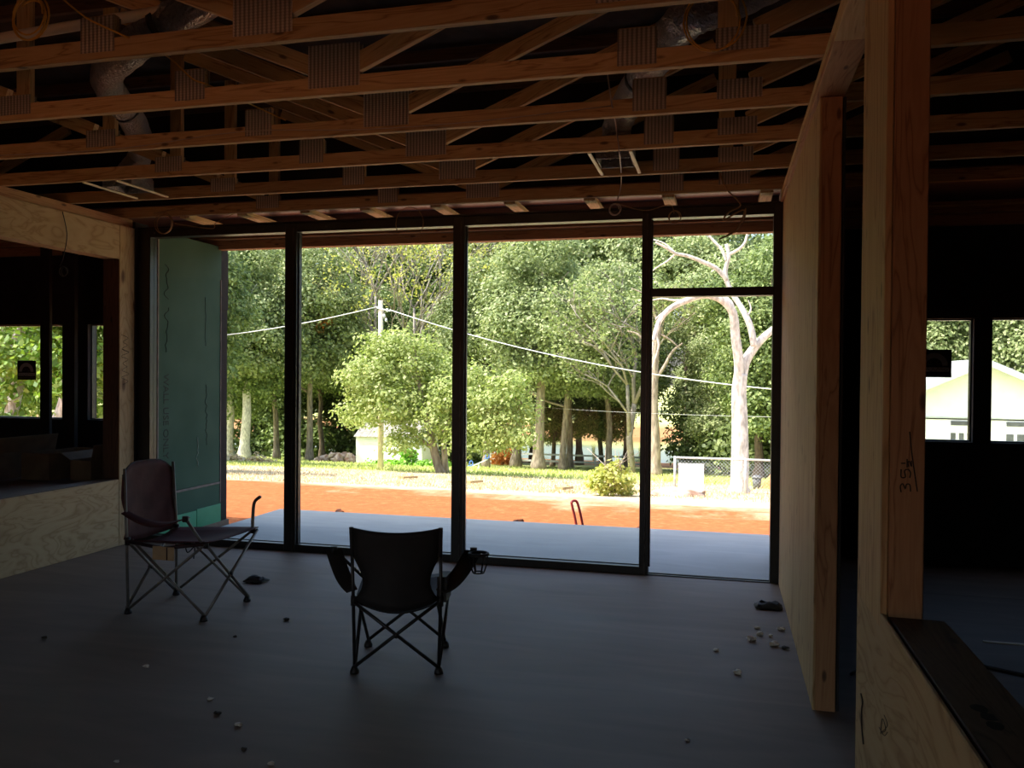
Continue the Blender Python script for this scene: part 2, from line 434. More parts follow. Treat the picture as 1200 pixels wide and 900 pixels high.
def board(name, p0, p1, w, h, mat, parent=None, up=(0, 0, 1)):
    """lumber from p0 to p1; h measured along `up`, w across; grain runs along its local X"""
    p0, p1 = Vector(p0), Vector(p1)
    ax = (p1 - p0); L = ax.length; ax.normalize()
    u = Vector(up)
    if abs(ax.dot(u)) > 0.99: u = Vector((0, 1, 0))
    side = u.cross(ax).normalized(); u = ax.cross(side)
    mw = Matrix.Identity(4)
    c = (p0 + p1) / 2
    for i in range(3):
        mw[i][0], mw[i][1], mw[i][2], mw[i][3] = ax[i], side[i], u[i], c[i]
    o = bpy.data.objects.new(name, board_mesh(L, w, h, mat))
    return reg(o, mw, parent)

def box(name, x0, x1, y0, y1, z0, z1, mat, parent=None, axis='x'):
    cx, cy, cz = (x0 + x1) / 2, (y0 + y1) / 2, (z0 + z1) / 2
    if axis == 'x': return board(name, (x0, cy, cz), (x1, cy, cz), y1 - y0, z1 - z0, mat, parent)
    if axis == 'y': return board(name, (cx, y0, cz), (cx, y1, cz), x1 - x0, z1 - z0, mat, parent)
    return board(name, (cx, cy, z0), (cx, cy, z1), x1 - x0, y1 - y0, mat, parent)

def tube_geo(pts, rad, seg=8, closed=False):
    pts = [Vector(p) for p in pts]
    n = len(pts)
    rad = rad if isinstance(rad, (list, tuple)) else [rad] * n
    vs, fs = [], []
    prev = None
    for i, p in enumerate(pts):
        if closed:
            t = pts[(i + 1) % n] - pts[i - 1]
        else:
            t = pts[min(i + 1, n - 1)] - pts[max(i - 1, 0)]
        t.normalize()
        if prev is None:
            a = Vector((0, 0, 1)) if abs(t.z) < 0.9 else Vector((1, 0, 0))
            nrm = (a - t * a.dot(t)).normalized()
        else:
            nrm = (prev - t * prev.dot(t))
            nrm = nrm.normalized() if nrm.length > 1e-6 else t.orthogonal().normalized()
        prev = nrm
        bn = t.cross(nrm)
        for k in range(seg):
            a = 2 * math.pi * k / seg
            vs.append(p + (nrm * math.cos(a) + bn * math.sin(a)) * rad[i])
    last = n if closed else n - 1
    for i in range(last):
        for k in range(seg):
            j = (i + 1) % n
            fs.append((i * seg + k, i * seg + (k + 1) % seg, j * seg + (k + 1) % seg, j * seg + k))
    if not closed:
        fs.append(tuple(range(seg - 1, -1, -1)))
        fs.append(tuple((n - 1) * seg + k for k in range(seg)))
    return vs, fs

def tube(name, pts, rad, mat, parent=None, seg=8, closed=False):
    v, f = tube_geo(pts, rad, seg, closed)
    return mesh_obj(name, v, f, mat, parent, smooth=True)

def multi_tube(name, lines, mat, parent=None, seg=6):
    V, Fs = [], []
    for pts, rad in lines:
        v, f = tube_geo(pts, rad, seg)
        b = len(V); V += v; Fs += [tuple(i + b for i in q) for q in f]
    return mesh_obj(name, V, Fs, mat, parent, smooth=True)

def spline(pts, n=6):
    """Catmull-Rom through the points"""
    P = [Vector(p) for p in pts]
    if len(P) < 3: return P
    out = []
    for i in range(len(P) - 1):
        p0, p1, p2, p3 = P[max(i - 1, 0)], P[i], P[i + 1], P[min(i + 2, len(P) - 1)]
        for k in range(n):
            t = k / n
            out.append(0.5 * ((2 * p1) + (p2 - p0) * t + (2 * p0 - 5 * p1 + 4 * p2 - p3) * t * t + (3 * p1 - p0 - 3 * p2 + p3) * t ** 3))
    out.append(P[-1])
    return out

def sheet(name, grid, mat, parent=None, thick=0.006):
    """cloth: grid of points rows x cols, given a thickness"""
    R_, Cc = len(grid), len(grid[0])
    V = [Vector(p) for row in grid for p in row]
    nr = []
    for i in range(R_):
        for j in range(Cc):
            a = Vector(grid[min(i + 1, R_ - 1)][j]) - Vector(grid[max(i - 1, 0)][j])
            b = Vector(grid[i][min(j + 1, Cc - 1)]) - Vector(grid[i][max(j - 1, 0)])
            n = a.cross(b); nr.append(n.normalized() if n.length > 1e-9 else Vector((0, 0, 1)))
    top = [v + n * thick / 2 for v, n in zip(V, nr)]
    bot = [v - n * thick / 2 for v, n in zip(V, nr)]
    K = len(V); Fs = []
    I = lambda i, j: i * Cc + j
    for i in range(R_ - 1):
        for j in range(Cc - 1):
            Fs.append((I(i, j), I(i + 1, j), I(i + 1, j + 1), I(i, j + 1)))
            Fs.append((K + I(i, j), K + I(i, j + 1), K + I(i + 1, j + 1), K + I(i + 1, j)))
    rim = [I(0, j) for j in range(Cc)] + [I(i, Cc - 1) for i in range(1, R_)] + [I(R_ - 1, j) for j in range(Cc - 2, -1, -1)] + [I(i, 0) for i in range(R_ - 2, 0, -1)]
    for k in range(len(rim)):
        a, b = rim[k], rim[(k + 1) % len(rim)]
        Fs.append((a, b, K + b, K + a))
    return mesh_obj(name, top + bot, Fs, mat, parent, smooth=True)

def lump(name, c, r, mat, parent=None, seed=0, seg=8, rings=5, amp=0.35):
    rg = random.Random(seed)
    V, Fs = [], []
    for i in range(rings + 1):
        th = math.pi * i / rings
        for k in range(seg):
            ph = 2 * math.pi * k / seg
            q = 1 + rg.uniform(-amp, amp) if 0 < i < rings else 1
            V.append(Vector((c[0] + r[0] * q * math.sin(th) * math.cos(ph), c[1] + r[1] * q * math.sin(th) * math.sin(ph), max(c[2] + r[2] * q * math.cos(th), c[2] - r[2]))))
    for i in range(rings):
        for k in range(seg):
            Fs.append((i * seg + k, (i + 1) * seg + k, (i + 1) * seg + (k + 1) % seg, i * seg + (k + 1) % seg))
    return mesh_obj(name, V, Fs, mat, parent, smooth=False)

# ---------------------------------------------------------------- the setting
XL, XR, YW, ZT = -5.18, 0.42, 6.50, 2.84      # left wall, right wall, glass wall, top of the wall framing
X0, X1, YB, YF, ZR = -10.0, 5.4, -3.0, 7.6, 3.92
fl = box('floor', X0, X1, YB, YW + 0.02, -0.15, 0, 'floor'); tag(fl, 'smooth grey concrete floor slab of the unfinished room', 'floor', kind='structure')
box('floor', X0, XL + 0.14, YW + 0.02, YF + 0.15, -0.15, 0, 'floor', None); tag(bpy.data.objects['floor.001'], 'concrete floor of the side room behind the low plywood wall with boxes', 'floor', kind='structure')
box('floor', 0.50, X1, YW + 0.02, YF + 0.15, -0.15, 0, 'floor', None); tag(bpy.data.objects['floor.002'], 'concrete floor of the dark side room under the sticker window', 'floor', kind='structure')
pt = empty('patio_slab', (-2.2, 7.5, -0.15), 'pale concrete patio slab shaded by the porch roof', 'patio', kind='structure')
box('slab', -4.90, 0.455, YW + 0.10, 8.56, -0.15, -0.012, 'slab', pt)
for i in range(4):
    box('brick', 0.47, 0.56, 7.15 + i * 0.24, 7.37 + i * 0.24, -0.14, -0.06 + 0.008 * (i % 2), 'brick', pt, 'y')

# roof
rf = empty('ceiling', (-2.3, 2.3, ZR), 'dark underside of the roof deck above the trusses', 'ceiling', kind='structure')
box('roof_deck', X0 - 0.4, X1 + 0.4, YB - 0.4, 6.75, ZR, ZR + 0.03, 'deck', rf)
box('roofing', X0 - 0.4, X1 + 0.4, YB - 0.4, 6.77, ZR + 0.03, ZR + 0.06, 'roofing', rf)
pr = empty('porch_roof', (-2.3, 7.2, 2.8), 'brown timber porch beam and soffit beyond the glass wall', 'porch roof', kind='structure')
box('porch_beam', X0, X1, 7.56, 7.66, 2.81, 3.0, 'pine_red', pr)
box('porch_beam', X0, X1, 7.50, 7.556, 2.90, 3.0, 'pine_red', pr)
box('porch_batten', X0, X1, 7.485, 7.499, 2.955, 2.972, 'pine_pale', pr)
box('porch_batten', X0, X1, 7.485, 7.499, 2.90, 2.91, 'pine_pale', pr)
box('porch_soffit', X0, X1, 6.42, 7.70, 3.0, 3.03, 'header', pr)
box('porch_roofing', X0 - 0.3, X1 + 0.3, 6.62, 7.76, 3.03, 3.08, 'roofing', pr)
box('upstand', X0, X1, 6.62, 6.70, 3.08, ZR, 'felt', pr)
for x in (-4.6, -1.9):
    pass

# outer and back walls (dark framing, felt)
def wall(name, x0, x1, y0, y1, z0, z1, mat, label):
    o = box(name, x0, x1, y0, y1, z0, z1, mat); return tag(o, label, 'wall', kind='structure')
wb = empty('wall_back', (-2.4, YB, 0), 'unfinished wall with wide openings opposite the glass wall', 'wall', kind='structure')
for xa, xb, za, zb_ in ((X0, -4.7, 0, ZR), (-1.0, X1, 0, ZR), (-4.7, -1.0, 2.3, ZR), (-4.7, -1.0, 0, 0.1)):  # opening added so daylight from behind reaches the truss faces
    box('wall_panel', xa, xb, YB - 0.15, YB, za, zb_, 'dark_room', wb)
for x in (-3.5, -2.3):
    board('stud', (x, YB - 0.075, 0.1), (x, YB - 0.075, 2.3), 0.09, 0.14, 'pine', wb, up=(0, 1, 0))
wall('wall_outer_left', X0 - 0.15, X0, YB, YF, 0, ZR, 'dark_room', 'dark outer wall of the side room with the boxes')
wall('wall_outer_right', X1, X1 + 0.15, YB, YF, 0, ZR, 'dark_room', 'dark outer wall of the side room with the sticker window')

# window openings in the wing walls (Y = 7.6)
def wing_wall(name, xa, xb, holes, z0, z1, ztop, label):
    e = empty(name, ((xa + xb) / 2, YF, 0), label, 'wall', kind='structure')
    ya, yb = YF, YF + 0.14
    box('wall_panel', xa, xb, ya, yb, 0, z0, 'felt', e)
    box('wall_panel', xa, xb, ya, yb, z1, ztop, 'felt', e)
    x = xa
    for h in holes + [(xb, xb)]:
        if h[0] - x > 0.004: box('stud', x, h[0], ya, yb, z0, z1, 'felt', e, 'z')
        x = h[1]
    return e
wing_wall('wall_left_front', X0, -5.05 - 0.012, [(-8.9, -7.01), (-6.818, -6.808), (-6.68, -5.7)], 1.02, 2.055, 2.99, 'dark end wall of the side room with boxes, pierced by windows')
wing_wall('wall_right_front', 0.55, X1, [(1.55, 2.008), (2.145, 2.65)], 1.02, 2.045, 2.99, 'dark end wall around the window with a sticker on its pane')
wi = 2
def small_window(x0, x1, z0, z1, label):
    global wi
    e = empty('window_%d' % wi, ((x0 + x1) / 2, YF + 0.07, z0), label, 'window', kind='structure'); wi += 1
    for (a, b, c, d, n) in ((x0, x0 + 0.012, z0, z1, 'jamb'), (x1 - 0.012, x1, z0, z1, 'jamb'), (x0, x1, z0, z0 + 0.012, 'sill'), (x0, x1, z1 - 0.012, z1, 'head')):
        box(n, a, b, YF + 0.05, YF + 0.11, c, d, 'black_metal', e, 'z' if n == 'jamb' else 'x')
    box('pane', x0 + 0.012, x1 - 0.012, YF + 0.078, YF + 0.084, z0 + 0.012, z1 - 0.012, 'glass', e)
small_window(-8.9, -7.01, 1.02, 2.055, 'wide side-room window with a square sticker and leaning trunks outside')
small_window(-6.68, -5.7, 1.02, 2.055, 'narrow strip of side-room window next to the opening jamb')
small_window(1.55, 2.008, 1.02, 2.045, 'side-room window with a dark sticker before a white gable')
small_window(2.145, 2.65, 1.02, 2.045, 'side-room window without a sticker, showing the gable of a white house')

# left wall: low plywood wall, header, post
wl = empty('wall_left', (XL, 3, 0), 'low plywood wall, header and post framing a wide opening to a side room', 'wall', kind='structure')
for y0, y1 in ((-2.9, -0.46), (-0.457, 1.98), (1.983, 4.42), (4.423, 6.27)):
    board('plywood_panel', (XL - 0.006, y0, 0.295), (XL - 0.006, y1, 0.295), 0.012, 0.59, 'ply', wl)
    board('plywood_panel', (XL - 0.006, y0, 2.69), (XL - 0.006, y1, 2.69), 0.012, 0.30, 'ply', wl)
board('sill_plate', (XL - 0.09, -2.9, 0.575), (XL - 0.09, 6.27, 0.575), 0.155, 0.038, 'wood_dark', wl)
board('header_beam', (XL - 0.09, -2.9, 2.69), (XL - 0.09, 6.27, 2.69), 0.155, 0.29, 'pine', wl)
board('back_panel', (XL - 0.175, -2.9, 0.28), (XL - 0.175, 6.27, 0.28), 0.012, 0.56, 'ply', wl)
board('post', (XL - 0.09, 6.36, 0), (XL - 0.09, 6.36, ZT), 0.17, 0.17, 'wood_dark', wl, up=(0, 1, 0))
board('plywood_strip', (XL - 0.002, 6.365, 0), (XL - 0.002, 6.365, ZT), 0.012, 0.19, 'ply', wl, up=(0, 1, 0))
board('post', (XL - 0.09, 2.0, 0.6), (XL - 0.09, 2.0, 2.54), 0.14, 0.14, 'pine_red', wl, up=(0, 1, 0))
board('top_plate', (XL - 0.09, -2.9, 2.88), (XL - 0.09, 6.46, 2.88), 0.14, 0.078, 'pine_red', wl)
for y in (-2.85, ):
    board('post', (XL - 0.09, y, 0.6), (XL - 0.09, y, 2.54), 0.14, 0.09, 'pine_red', wl, up=(0, 1, 0))

# green wing wall outside the glass
gw = empty('wall_green_wing', (-5.05, 7.05, 0), 'green exterior sheathing boards on the wing wall outside the glass', 'wall', kind='structure')
board('sheathing_board', (-5.056, 6.56, 1.63), (-5.056, 7.61, 1.63), 0.012, 2.43, 'sheath', gw)
board('sheathing_board', (-5.056, 6.56, 0.285), (-5.056, 7.61, 0.285), 0.012, 0.215, 'sheath', gw)
board('joint_tape', (-5.049, 6.56, 0.40), (-5.049, 7.61, 0.404), 0.012, 0.022, 'tape', gw)
board('flashing', (-5.052, 6.56, 0.085), (-5.052, 7.2, 0.085), 0.016, 0.18, 'sheath_bright', gw)
board('flashing', (-5.052, 7.21, 0.085), (-5.052, 7.61, 0.085), 0.016, 0.20, 'sheath_bright', gw)
board('wing_framing', (-5.11, 6.56, 1.42), (-5.11, 7.74, 1.42), 0.09, 2.84, 'felt', gw)
box('wing_framing', -5.36, -5.17, 6.462, 6.64, 0, 2.9, 'felt', gw, 'z')
board('corner_trim', (-5.048, 7.60, 0.2), (-5.048, 7.60, 2.5), 0.012, 0.014, 'tape', gw, up=(0, 1, 0))
board('corner_trim', (-5.045, 6.61, 0.0), (-5.045, 6.61, 2.80), 0.012, 0.02, 'tape', gw, up=(0, 1, 0))
board('wing_framing', (-5.10, 7.68, 2.2), (-5.10, 7.68, 2.8), 0.09, 0.13, 'felt', gw, up=(0, 1, 0))

def text_mesh(name, body, size, origin, xdir, ydir, mat, parent):
    cu = bpy.data.curves.new(name, 'FONT'); cu.body = body; cu.size = size; cu.extrude = 0.0008
    tmp = bpy.data.objects.new('tmp_text', cu)
    C.objects.link(tmp)
    dg = bpy.context.evaluated_depsgraph_get()
    me = bpy.data.meshes.new_from_object(tmp.evaluated_get(dg))
    bpy.data.objects.remove(tmp)
    xd, yd = Vector(xdir).normalized(), Vector(ydir).normalized()
    zd = xd.cross(yd)
    V = [Vector(origin) + xd * v.co.x + yd * v.co.y + zd * v.co.z for v in me.vertices]
    Fs = [tuple(p.vertices) for p in me.polygons]
    return mesh_obj(name, V, Fs, mat, parent)
# board face looks towards +X; lettering runs downwards
text_mesh('printed_text', 'WALL USE ONLY', 0.105, (-5.0485, 6.70, 1.53), (0, 0, -1), (0, 1, 0), 'grey_print', gw)
text_mesh('printed_text', 'CON', 0.105, (-5.0485, 6.70, 0.66), (0, 0, -1), (0, 1, 0), 'grey_print', gw)
def scribble(name, y0, z0, z1, amp, seed, mat, parent, x=-5.049, r=0.004):
    rg = random.Random(seed); pts = []
    n = int(abs(z1 - z0) / 0.03)
    for i in range(n):
        pts.append(Vector((x, y0 + rg.uniform(-amp, amp), z0 + (z1 - z0) * i / n)))
    return tube(name, spline(pts, 2), r, mat, parent, seg=4)
scribble('marker_scribble', 6.74, 2.55, 2.20, 0.035, 1, 'grey_print', gw)
scribble('marker_scribble', 6.74, 2.15, 1.70, 0.03, 2, 'grey_print', gw)
scribble('marker_scribble', 7.36, 1.42, 0.78, 0.02, 3, 'grey_print', gw)
scribble('marker_scribble', 7.34, 2.30, 1.78, 0.008, 4, 'grey_print', gw, r=0.003)
scribble('pale_marking', 7.21, 0.90, 0.58, 0.018, 5, 'pale_print', gw, r=0.006)

# right wall and its framing
wr = empty('wall_right', (XR, 5.3, 0), 'plywood-faced stud wall running from the glass wall to a doorway', 'wall', kind='structure')
for z0, z1 in ((0.0, 1.22), (1.222, 2.44), (2.442, ZT)):
    pass
board('plywood_panel', (XR + 0.006, 5.29, 0.0), (XR + 0.006, 5.29, ZT), 0.012, 2.42, 'pine_pale', wr, up=(0, 1, 0))
board('end_stud', (0.475, 4.099, 0.0), (0.475, 4.099, ZT), 0.09, 0.038, 'pine_red', wr, up=(0, 1, 0))
for y in (4.7, 5.3, 5.9, 6.45):
    board('stud', (0.475, y, 0.0), (0.475, y, ZT), 0.09, 0.038, 'pine_red', wr, up=(0, 1, 0))
board('back_lining', (0.53, 4.09, 1.42), (0.53, 7.6, 1.42), 0.012, 2.84, 'felt', wr)
board('wing_lining', (0.475, 6.62, 1.42), (0.475, 7.6, 1.42), 0.09, 2.84, 'felt', wr)
board('top_plate', (0.465, 3.42, 2.861), (0.465, 6.46, 2.861), 0.13, 0.038, 'pine_red', wr)
board('top_plate', (0.465, -2.9, 2.861), (0.465, 3.417, 2.861), 0.13, 0.038, 'pine', wr)
board('top_plate', (0.465, -2.9, 2.90), (0.465, 6.46, 2.90), 0.13, 0.038, 'pine', wr)

# right pony wall with its post
pw = empty('wall_pony', (0.5, 1.0, 0), 'low plywood-faced wall with a dark wooden cap beside the tall post', 'wall', kind='structure')
board('plywood_panel', (0.446, -2.0, 0.44), (0.446, 2.95, 0.44), 0.012, 0.88, 'ply', pw)
board('cap_plate', (0.535, -2.0, 0.855), (0.535, 2.53, 0.855), 0.145, 0.038, 'wood_dark', pw)
board('framing', (0.50, -2.0, 0.41), (0.50, 2.95, 0.41), 0.09, 0.82, 'wood_dark', pw)
up_ = empty('wall_partition', (0.5, -1.0, 0.88), 'plywood partition above the low wall, away from the post', 'wall', kind='structure')
board('plywood_panel', (0.446, -2.9, 1.86), (0.446, 0.9, 1.86), 0.012, 1.95, 'ply', up_)  # added out of view to keep back-opening daylight from the right room
board('framing', (0.50, -2.9, 1.86), (0.50, 0.9, 1.86), 0.09, 1.95, 'felt', up_)
po = empty('post', (0.5, 2.74, 0.0), 'tall built-up timber post with a pencilled measurement standing on the low plywood wall', 'post')
board('face_board', (0.4495, 2.745, 0.84), (0.4495, 2.745, ZT), 0.019, 0.41, 'pine_pale', po, up=(0, 1, 0))
board('front_board', (0.505, 2.55, 0.874), (0.505, 2.55, ZT), 0.09, 0.038, 'pine_red', po, up=(0, 1, 0))
for i in range(4):
    board('stud', (0.505, 2.62 + i * 0.09, 0.874), (0.505, 2.62 + i * 0.09, ZT), 0.088, 0.086, 'pine_pale', po, up=(0, 1, 0))
def strokes(name, lines, r, mat, parent):
    return multi_tube(name, [(spline(l, 4), r) for l in lines], mat, parent, seg=4)
def pen(px, py): return at(px, py, 2.529)
strokes('pencil_mark', [
    [pen(1056, 577), pen(1055, 570), pen(1058, 567), pen(1061, 573), pen(1062, 568), pen(1066, 568), pen(1067, 576)],
    [pen(1056, 550), pen(1056, 559), pen(1061, 559), pen(1060, 552), pen(1064, 550), pen(1067, 554), pen(1066, 560)],
    [pen(1056, 543), pen(1059, 543), pen(1061, 543)],
    [pen(1063, 548), pen(1063, 538)],
    [pen(1065, 547), pen(1064, 542), pen(1066, 541), pen(1068, 547), pen(1068, 540)],
    [pen(1066, 506), pen(1069, 535), pen(1075, 576)]], 0.0016, 'ink', po)
def ply_pen(px, py):        # marks on the room face of the low wall
    d = rgt * ((px - 600) / F_PX) + upv * (-(py - 450) / F_PX) + fwd
    return CAM + d * ((0.4385 - CAM.x) / d.x)
strokes('saw_slot', [[ply_pen(1009, 813), ply_pen(1011, 822), ply_pen(1010, 832), ply_pen(1010, 850), ply_pen(1012, 872)]], 0.003, 'ink', pw)
strokes('pencil_mark', [[ply_pen(1032, 860), ply_pen(1034, 842), ply_pen(1038, 855), ply_pen(1033, 858), ply_pen(1040, 850), ply_pen(1036, 838)],
    [ply_pen(1030, 852), ply_pen(1036, 862), ply_pen(1040, 858)]], 0.001, 'ink', pw)
def lw_pen(px, py):
    d = rgt * ((px - 600) / F_PX) + upv * (-(py - 450) / F_PX) + fwd
    return CAM + d * ((XL + 0.0055 - CAM.x) / d.x)
strokes('pencil_mark', [[lw_pen(142 + 8 * (i % 2) * 0.9 + (i % 3), 392 + i * 4.2) for i in range(k, k + 6)] for k in (0, 4, 9)], 0.002, 'ink', wl)

# ---------------------------------------------------------------- glass wall
gl = empty('window_1', (-2.36, YW + 0.05, 0), 'black-framed floor-to-ceiling glass wall with a door opening and transom', 'glass wall', kind='structure')
ya, yb = YW, YW + 0.10
def fr(name, x0, x1, z0, z1, ax='z', y0=ya, y1=yb, mat='black_metal'): return box(name, x0, x1, y0, y1, z0, z1, mat, gl, ax)
fr('jamb', -5.165, -5.045, 0, 2.84)
fr('jamb', 0.355, 0.419, 0, 2.84)
MX = [(-3.69, -3.58), (-2.16, -2.06), (-0.62, -0.55)]
for a, b in MX:
    mu = fr('mullion', a, b, 0, 2.84)
    box('glazing_bead', b, b + 0.012, ya + 0.03, ya + 0.055, 0.06, 2.76, 'bead', mu, 'z')
    box('cover_cap', b - 0.035, b - 0.022, ya - 0.006, ya + 0.01, 0.0, 2.80, 'bead', mu, 'z')
bays = [(-5.045, -3.69), (-3.58, -2.16), (-2.06, -0.62)]
for a, b in bays + [(-0.55, 0.355)]:
    fr('head', a, b, 2.765, 2.84, 'x')
for a, b in bays:
    fr('sill_rail', a, b, 0.0, 0.06, 'x')
    fr('sill_cap', a, b, 0.06, 0.066, 'x', ya + 0.065, ya + 0.078, 'bead')
    fr('pane', a, b, 0.06, 2.765, 'x', ya + 0.05, ya + 0.058, 'glass')
fr('transom_bar', -0.55, 0.355, 2.16, 2.225, 'x')
fr('transom_pane', -0.55, 0.355, 2.225, 2.765, 'x', ya + 0.05, ya + 0.058, 'glass')
fr('threshold_track', -0.55, 0.355, 0.0, 0.008, 'x', ya + 0.0, ya + 0.016)
fr('threshold_track', -0.55, 0.355, -0.012, 0.004, 'x', ya + 0.075, ya + 0.10)
for a in (-5.0, -3.9, -3.3, -2.3, -1.95, -0.8, -0.3):
    bm = box('bolt', a - 0.007, a + 0.007, ya - 0.006, ya, 2.795, 2.81, 'bead', gl)
box('purlin', -5.17, 0.42, 6.98, 7.05, 2.945, 3.0, 'header', pr)
box('purlin', -5.17, 0.42, 7.22, 7.27, 2.96, 3.0, 'header', pr)
box('header_flange', -5.17, 0.42, 6.50, 6.56, 2.842, 2.858, 'black_metal', gl)
for x in (-4.62, -4.05, -3.45, -2.90, -2.28, -1.66, -1.02, -0.42, 0.30):
    box('lookout_block', x - 0.045, x + 0.045, 6.405, 6.97, 2.905, 2.945, 'pine', pr, 'y')

# ---------------------------------------------------------------- trusses
JA, JB, JC, JD, JE = -3.78, -2.68, -1.87, -0.39, 0.065
ZC, HC = 2.92, 0.089
ordinals = ['first', 'second', 'third', 'fourth', 'fifth', 'sixth', 'seventh']
def truss(k, Y):
    t = empty('roof_truss', (JC, Y, ZC), 'pine roof truss with toothed metal plates, %s one in from the glass wall' % ordinals[6 - k], 'roof truss', 'parallel pine roof trusses overhead')
    w = 0.038
    zb, zt = ZC + HC / 2, 3.855
    board('bottom_chord', (X0 + 0.1, Y, zb), (X1 - 0.1, Y, zb), w, HC, 'pine', t)
    board('top_chord', (X0 + 0.1, Y, zt), (X1 - 0.1, Y, zt), w, HC, 'wood_dark', t)  # dark lumber colour makes the space under the deck look dark
    # webs lie in the plane of the chords, between them
    ztop, zbot = zt - HC / 2 - 0.002, ZC + HC + 0.002
    for x in (JA + 0.055, JE - 0.06, JC - 5.7, JC + 5.7):
        board('web', (x, Y, zbot), (x, Y, ztop), 0.089, w, 'pine', t, up=(0, 1, 0))
    def diag(xb, xt):
        a, b = Vector((xb, Y, zbot + 0.045)), Vector((xt, Y, ztop - 0.05))
        board('web', a, b, w, 0.089, 'pine', t)
    diag(JC - 0.09, JA + 0.13); diag(JC + 0.09, JE - 0.14)
    diag(JA - 0.06, JC - 3.75); diag(JE + 0.06, JC + 3.75)
    diag(JC - 5.6, JC - 3.95); diag(JC + 5.6, JC + 3.95)
    for x in (JB, JD):
        board('splice_block', (x - 0.082, Y, zbot + 0.05), (x + 0.082, Y, zbot + 0.05), w, 0.10, 'pine', t)
    yf = Y - w / 2 - 0.0015
    for x, ww, z0, z1 in ((JA, 0.215, 2.95, 3.055), (JB, 0.175, 2.95, 3.105), (JC, 0.275, 2.955, 3.165), (JD, 0.175, 2.94, 3.105), (JE, 0.225, 2.97, 3.07),
                          (JC - 5.6, 0.2, 2.95, 3.06), (JC + 5.6, 0.2, 2.95, 3.06)):
        for yy in (yf, 2 * Y - yf):
            board('connector_plate', (x - ww / 2, yy, (z0 + z1) / 2), (x + ww / 2, yy, (z0 + z1) / 2), 0.003, z1 - z0, 'plate', t)
    return t
TY = [2.47 + 0.652 * k for k in range(7)]
for k, Y in enumerate(TY):
    truss(k, Y)

# ---------------------------------------------------------------- ducts, pipes, registers
def duct(name, pts, r, label):
    e = empty(name, pts[0], label, 'duct')
    P = spline(pts, 8)
    rr = [r * (1 + 0.035 * math.sin(i * 2.4)) for i in range(len(P))]
    tube('sleeve', P, rr, 'foil', e, seg=16)
    for q in (len(P) // 3, 2 * len(P) // 3):
        tube('strap', [P[q], P[q] + (P[q + 1] - P[q]).normalized() * 0.035], r * 1.07, 'black_plastic', e, seg=16)
    return e
duct('flexible_duct', [(-4.40, 5.42, 3.06), at(165, 180, 5.45), at(158, 146, 4.75), at(125, 95, 4.05), at(150, 60, 3.62), at(205, 22, 3.5), at(300, -30, 3.5), at(420, -60, 3.5)], 0.085, 'wrinkled silver flexible duct hanging beside the white pipe')
duct('flexible_duct', [(-0.69, 5.43, 3.06), at(725, 142, 5.42), at(752, 92, 4.75), at(800, 27, 4.1), at(850, 4, 4.05), at(930, -35, 4.05), at(1040, -85, 4.05)], 0.095, 'wrinkled silver flexible duct dropping to the register with two bright strips')
pp = tube('pipe', [at(-160, 72, 3.45), at(0, 45, 3.45), at(220, 8, 3.45), at(420, -28, 3.45)], 0.026, 'pvc', None, seg=14)
tag(pp, 'off-white plastic pipe slung between the roof trusses', 'pipe')
def register(x0, x1, y0, y1, label):
    e = empty('duct_register', ((x0 + x1) / 2, (y0 + y1) / 2, 2.93), label, 'register')
    for x in (x0, x1):
        board('hanger_strip', (x, y0 + 0.02, 2.926), (x, y1 - 0.02, 2.926), 0.022, 0.012, 'alu', e)
    ym = (y0 + y1) / 2
    for (a, b, c, d) in ((x0 + 0.012, x1 - 0.012, ym - 0.11, ym - 0.10), (x0 + 0.012, x1 - 0.012, ym + 0.13, ym + 0.14)):
        box('boot_side', a, b, c, d, 2.93, 3.02, 'foil', e)
    for (a, b) in ((x0 + 0.013, x0 + 0.022), (x1 - 0.022, x1 - 0.013)):
        box('boot_side', a, b, ym - 0.10, ym + 0.13, 2.935, 3.02, 'foil', e, 'y')
    box('boot_top', x0 + 0.013, x1 - 0.013, ym - 0.10, ym + 0.13, 3.02, 3.03, 'foil', e)
register(-0.82, -0.565, 5.099, 5.711, 'ceiling duct register with two bright strips near the hanging white cable')
register(-4.54, -4.26, 5.099, 5.711, 'ceiling duct register near the plywood header of the side opening')

# ---------------------------------------------------------------- cables
def coil(name, c, r, turns, mat, rad, label, seed, tail=None, tilt=0.2):
    rg = random.Random(seed); pts = []
    n = 22
    for i in range(int(turns * n) + 1):
        a = 2 * math.pi * i / n
        q = r * (1 + 0.12 * math.sin(a * 0.37 + seed) + rg.uniform(-0.01, 0.01))
        pts.append(Vector(c) + Vector((q * math.cos(a) + 0.12 * r * math.sin(a * 0.23), 0.012 * (i / n) + tilt * q * math.sin(a) * 0.3, q * math.sin(a) * 1.08)))
    if tail: pts += [Vector(p) for p in tail]
    return tag(tube(name, pts, rad, mat, None, seg=6), label, 'cable', 'coils of cable hung from the roof framing')
coil('cable_coil', at(30, 18, 3.02), 0.088, 3.4, 'yellow_wire', 0.0042, 'yellow cable coil hung beside the off-white plastic pipe', 3, [at(38, -25, 3.02), at(70, -45, 3.02)])
coil('cable_coil', at(834, 22, 3.66), 0.118, 2.2, 'yellow_wire', 0.0042, 'thin yellow cable loop hung before the silver duct near the plywood stud wall', 5, [at(868, -20, 3.66), at(850, -50, 3.66)])
coil('cable_coil', at(190, 262, 6.30), 0.085, 2.3, 'tan_wire', 0.004, 'tan cable coil hung at the corner above the green boards', 8, [at(180, 250, 6.3), at(205, 245, 6.3)])
coil('cable_coil', at(478, 262, 6.44), 0.13, 1.15, 'tan_wire', 0.0035, 'single tan cable loop hung at the middle of the glass wall head', 9)
